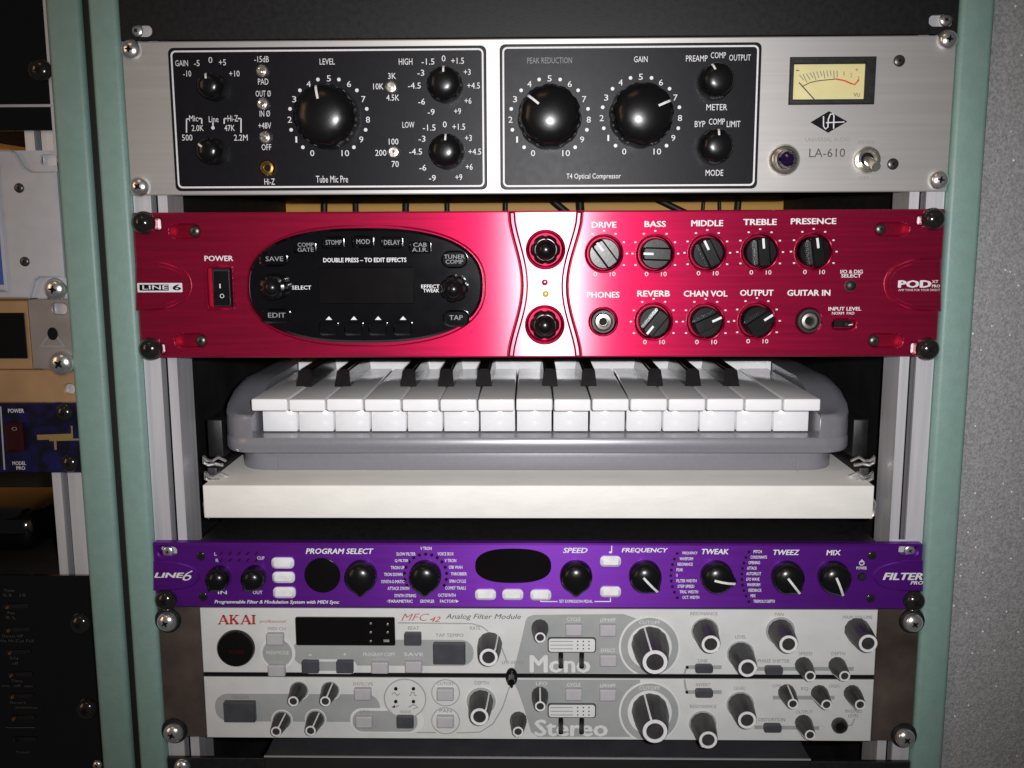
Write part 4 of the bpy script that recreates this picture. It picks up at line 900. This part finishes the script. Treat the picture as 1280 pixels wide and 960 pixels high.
for bu, bv, a in ((374, 862, 200), (413, 862, 20), (353, 899, 28), (395, 898, 28), (675, 784, 200), (675, 868, 0), (648, 899, 200), (1004, 831, 200), (1046, 831, 215), (983, 865, 0), (1024, 866, 250), (1065, 866, 205), (1004, 903, 225)):
    tall_knob(bu, bv, 0, 0, 10.5, 6.5, a, T, 13.5 if bu < 430 else None, .0185)
x, z = pt(639.5, 844.5)
s = sc_at(639, 845)[0]
plate('lever_surround', pcirc(639.5, 845.5, 7.5, 24, rv=11.5), -.0052, -.001, 'knob_black', T, .0012, smooth=True)
put('joystick', tube_mesh('joystick', [(0, -.004, .001), (0, -.010, .0008), (0, -.013, .0006), (0, -.0138, .0006)], .0022, 'gloss_black', 12), T, (x, 0, z))
lathe('indicator_led', mm([(1, -2.8), (.9, -3.6), (0, -3.9)]), 639.5, 858, 'slot_dark', T, 0, 10); lathe('indicator_led', mm([(1, -2.8), (.9, -3.6), (0, -3.9)]), 859, 834, 'slot_dark', T, 0, 10); lathe('indicator_led', mm([(1, -2.8), (.9, -3.6), (0, -3.9)]), 858.5, 865, 'slot_dark', T, 0, 10)
s = sc_at(1049, 906)[0]; lathe('jack_socket', [(10 * s, -.0028), (10 * s, -.005), (8.5 * s, -.0062), (6.6 * s, -.0062), (6.2 * s, -.004), (0, -.0038)], 1049, 906, 'dark_steel', T, 0, 24); lathe('jack_hole', [(5.6 * s, -.0045), (0, -.0046)], 1049, 906, 'slot_dark', T, 0, 16)

# ------------------------------------------------------------------ black unit under the cream module
PY = 0.0
zt = zpx(946)
T = thing('black_unit', 'dark satin black rack unit with a flat lid under the cream filter module', 'rack unit', (0, 0, ZB + .01))
box('case', -.1768, .1768, .0, .20, ZB + .01, zt - .0006, 'interior_black', T)
box('lid', -.1766, .1766, .0002, .20, zt - .0005, zt, 'lid_grey', T)
box('lid_edge_glint', -.1772, .1772, -.0008, .0006, zt - .0009, zt - .0001, 'lid_edge_glint', T)  # pale strip paints the highlight along the lid's front edge
for sg in (-1, 1): plate('rack_ear', rect(sg * .1770, ZB + .01, sg * HW, zpx(950)), 0, .003, 'satin_black', T, .0004)
screw(T, 228, 958, 'chrome', 10, 0)

# ------------------------------------------------------------------ neighbouring rack, units at its right-hand end
XL, XE = -.40, -.2836
def zl_(v): return pt(60, v)[1]
box_ = lambda n_, v0, v1, m_, P_, x1=XE, y0=0, y1=.003, b_=.0005: plate(n_, rect(XL, zl_(v1), x1, zl_(v0)), y0, y1, m_, P_, b_)
T = thing('gloss_black_unit', 'black rack unit with a thin white line, above the pale grey unit', 'rack unit', (-.34, 0, zl_(163)))
box_('panel', -60, 163, 'gloss_black', T, -.2856); pline('trim_line', [(-100, 133), (64.5, 132)], 3.2, -.0004, 'filter_lilac', T); screw(T, 51, 88, 'black_screw', 14, 0)
box('edge_trim', -.2854, -.2838, .0, .003, zl_(190), zl_(-60), 'pale_grey_paint', T)
box('chassis', XL, -.305, .0032, .25, zl_(150), zl_(-60), 'interior_black', T)
T = thing('pale_grey_unit', 'pale grey metal rack unit with a recessed slotted corner and blue display edge', 'rack unit', (-.34, 0, zl_(373)))
zA, zBt = zl_(187.5), zl_(372.5)
n1 = rect(-.2990, zl_(215) - .0, XE - .0003, zA - .0008, .004)
nx = -.3000
body = [(XL, zBt), (nx - .006, zBt), (nx - .002, zBt + .0105), (nx + .001, zBt + .0125), (XE, zBt + .0125), (XE, zA - .0125), (nx + .001, zA - .0125), (nx - .003, zA - .010), (nx - .008, zA - .0012), (nx - .011, zA), (XL, zA)]
plate('panel', body, -.0035, .0002, 'pale_grey_paint', T, .001)
h1, h2 = prect(49, 193, 72, 207, .003), prect(62, 354, 82, 369, .0025)
plate('panel_back', rect(XL + .0005, zBt + .0002, XE - .0004, zA - .0002), .0002, .003, 'pale_grey_paint', T, 0, [h1])
plate('raised_edge', rect(XL, zBt + .004, pt(8, 280)[0], zA - .006), -.006, -.003, 'pale_grey_paint', T, .0015)
plate('display_edge', prect(-60, 288, 2, 356, y=-.006), -.0062, -.005, 'blue_paint', T)
for u, v in ((24, 235), (31, 327)): screw(T, u, v, 'dark_steel', 6, -.0035, 'panel_screw', .4)
screw(T, 70, 361.5, 'chrome', 14, .0002)
T = thing('taupe_unit', 'taupe metal rack unit with a round screw hole and black window', 'rack unit', (-.34, 0, zl_(462)))
plate('rack_ear', prect(38, 374, 94, 461), -.0004, .003, 'taupe_metal', T, .0005, [prect(64, 379, 84, 393, .0028)])
plate('panel', prect(-100, 376, 37, 461.5), 0, .003, 'copper_paint', T, .0004)
plate('window', prect(-100, 391, 33, 448), -.0016, 0, 'display_black', T, .0006)
sheet('stamped_mark', ppoly([(49, 434), (66, 411), (84, 434)]), -.0007, 'grey_print', T, [ppoly([(55, 431.5), (66, 416), (78, 431.5)])]); sheet('stamped_hole', pcirc(66.5, 417, 6.5, 18, rv=8), -.0009, 'slot_dark', T)
screw(T, 78, 454, 'chrome', 16, -.0004)
T = thing('copper_panel', 'plain copper coloured blank panel above the blue marbled unit', 'panel', (-.34, 0, zl_(503)))
plate('panel', prect(-100, 462.5, 96, 503.5), .0002, .003, 'copper_paint', T, .0006, [prect(80, 480, 93, 493, .0026)])
T = thing('blue_marbled_unit', 'blue and black marbled rack unit with white power lettering and gold emblem', 'rack unit', (-.34, 0, zl_(591)))
plate('panel', prect(-100, 504.5, 107, 591), 0, .003, 'blue_marble', T, .0006)
pline('trim_line', [(1, 508), (6, 587)], 2, -.0004, 'filter_lilac', T)
txt(T, 'POWER', 20, 513.5, 20, 5.2, bold=.02, y=-.0005); txt(T, 'MODEL', 24, 579, 17, 4.6, bold=.02, y=-.0005); txt(T, 'PRO', 26, 585, 11, 4.6, bold=.02, y=-.0005)
plate('power_switch', prect(10, 528, 32, 563), -.004, 0, 'dark_red', T, .0012); txt(T, 'O', 18, 536, 7, 4.5, 'dim_print', y=-.0045)
for p, w_ in (([(47, 546.5), (90, 545)], 6.5), ([(90, 532), (91, 549)], 2), ([(62, 550), (100, 549)], 2.4), ([(69.5, 551), (70, 562)], 3)): pline('emblem_stroke', p, w_, -.0005 - w_ * 2e-5, 'gold_paint', T)
for u, v in ((81, 516), (88, 579)): screw(T, u, v, 'black_screw', 11, 0)
T = thing('dark_slider_unit', 'dark black rack unit with dim rows of small lettering and sliders', 'rack unit', (-.36, 0, zl_(952)))
plate('panel', rect(XL, pt(100, 1000)[1], XE - .0006, pt(100, 720)[1]), 0, .003, 'gloss_black', T, .0006)
for v, s, u, w_ in ((738, 'Timer', 12, 14), (744, '0.5   10', 18, 28), (766, 'Pan', 14, 9), (772, 'R L', 14, 12), (795, 'Direct HP', 16, 26), (801, 'Min Hi-Cut Full', 20, 44), (823, 'EQ', 18, 10), (829, 'off', 19, 8), (851, 'Time', 21, 14), (857, 'ms  off  sec', 22, 38), (878, 'Reverb', 23, 20), (884, 'ambience', 33, 28), (940, 'Power', 29, 17)): txt(T, s, u, v, w_, 3.6, 'faint_print', -.0005)
for i, v in enumerate((758, 787, 815, 843, 870, 897, 924)):
    pline('slider_track', [(4 + i * 2, v), (36 + i * 1.6, v - 1)], 5, -.0005, 'satin_black', T)
    x, z = pt(11 + i * 1.6, v); box('slider_cap', x - .0006, x + .0006, -.003, -.0004, z - .0008, z + .0008, 'amber_led' if i < 6 else 'dark_red', T, .0003)
pline('trim_line', [(8, 909), (44, 909)], 1.1, -.0005, 'faint_print', T)
for u, v in ((101, 779), (109, 886)): screw(T, u, v, 'black_screw', 13, 0)
screw(T, 122, 956, 'nickel', 6, 0)
box('chassis', XL, -.305, .0032, .25, pt(100, 1000)[1], pt(100, 725)[1], 'interior_black', T)
# dark rounded object of unknown kind in the gap of the neighbouring rack
a = pt(18, 652, .06)
ad = thing('dark_rounded_object', 'dark rounded object lying on the dark slider unit in the shaded gap', 'object', (a[0] - .03, .06, pt(100, 725)[1] + .0004))
box('case', a[0] - .075, a[0] + .022, .045, .12, pt(100, 725)[1] + .0004, a[1] + .012, 'gloss_black', ad, .014, 4)
box('front_plate', a[0] - .04, a[0] - .004, .0443, .0448, a[1] - .014, a[1] - .002, 'satin_black', ad)
nb = box('black_backing', -.70, -.2425, .33, .34, ZB, pt(60, 545, .33)[1], 'interior_black', None); tag(nb, 'black lower back panel in the neighbouring rack behind the dark adapter', 'back panel')  # added black sheet hides the tan wall to keep this gap dark
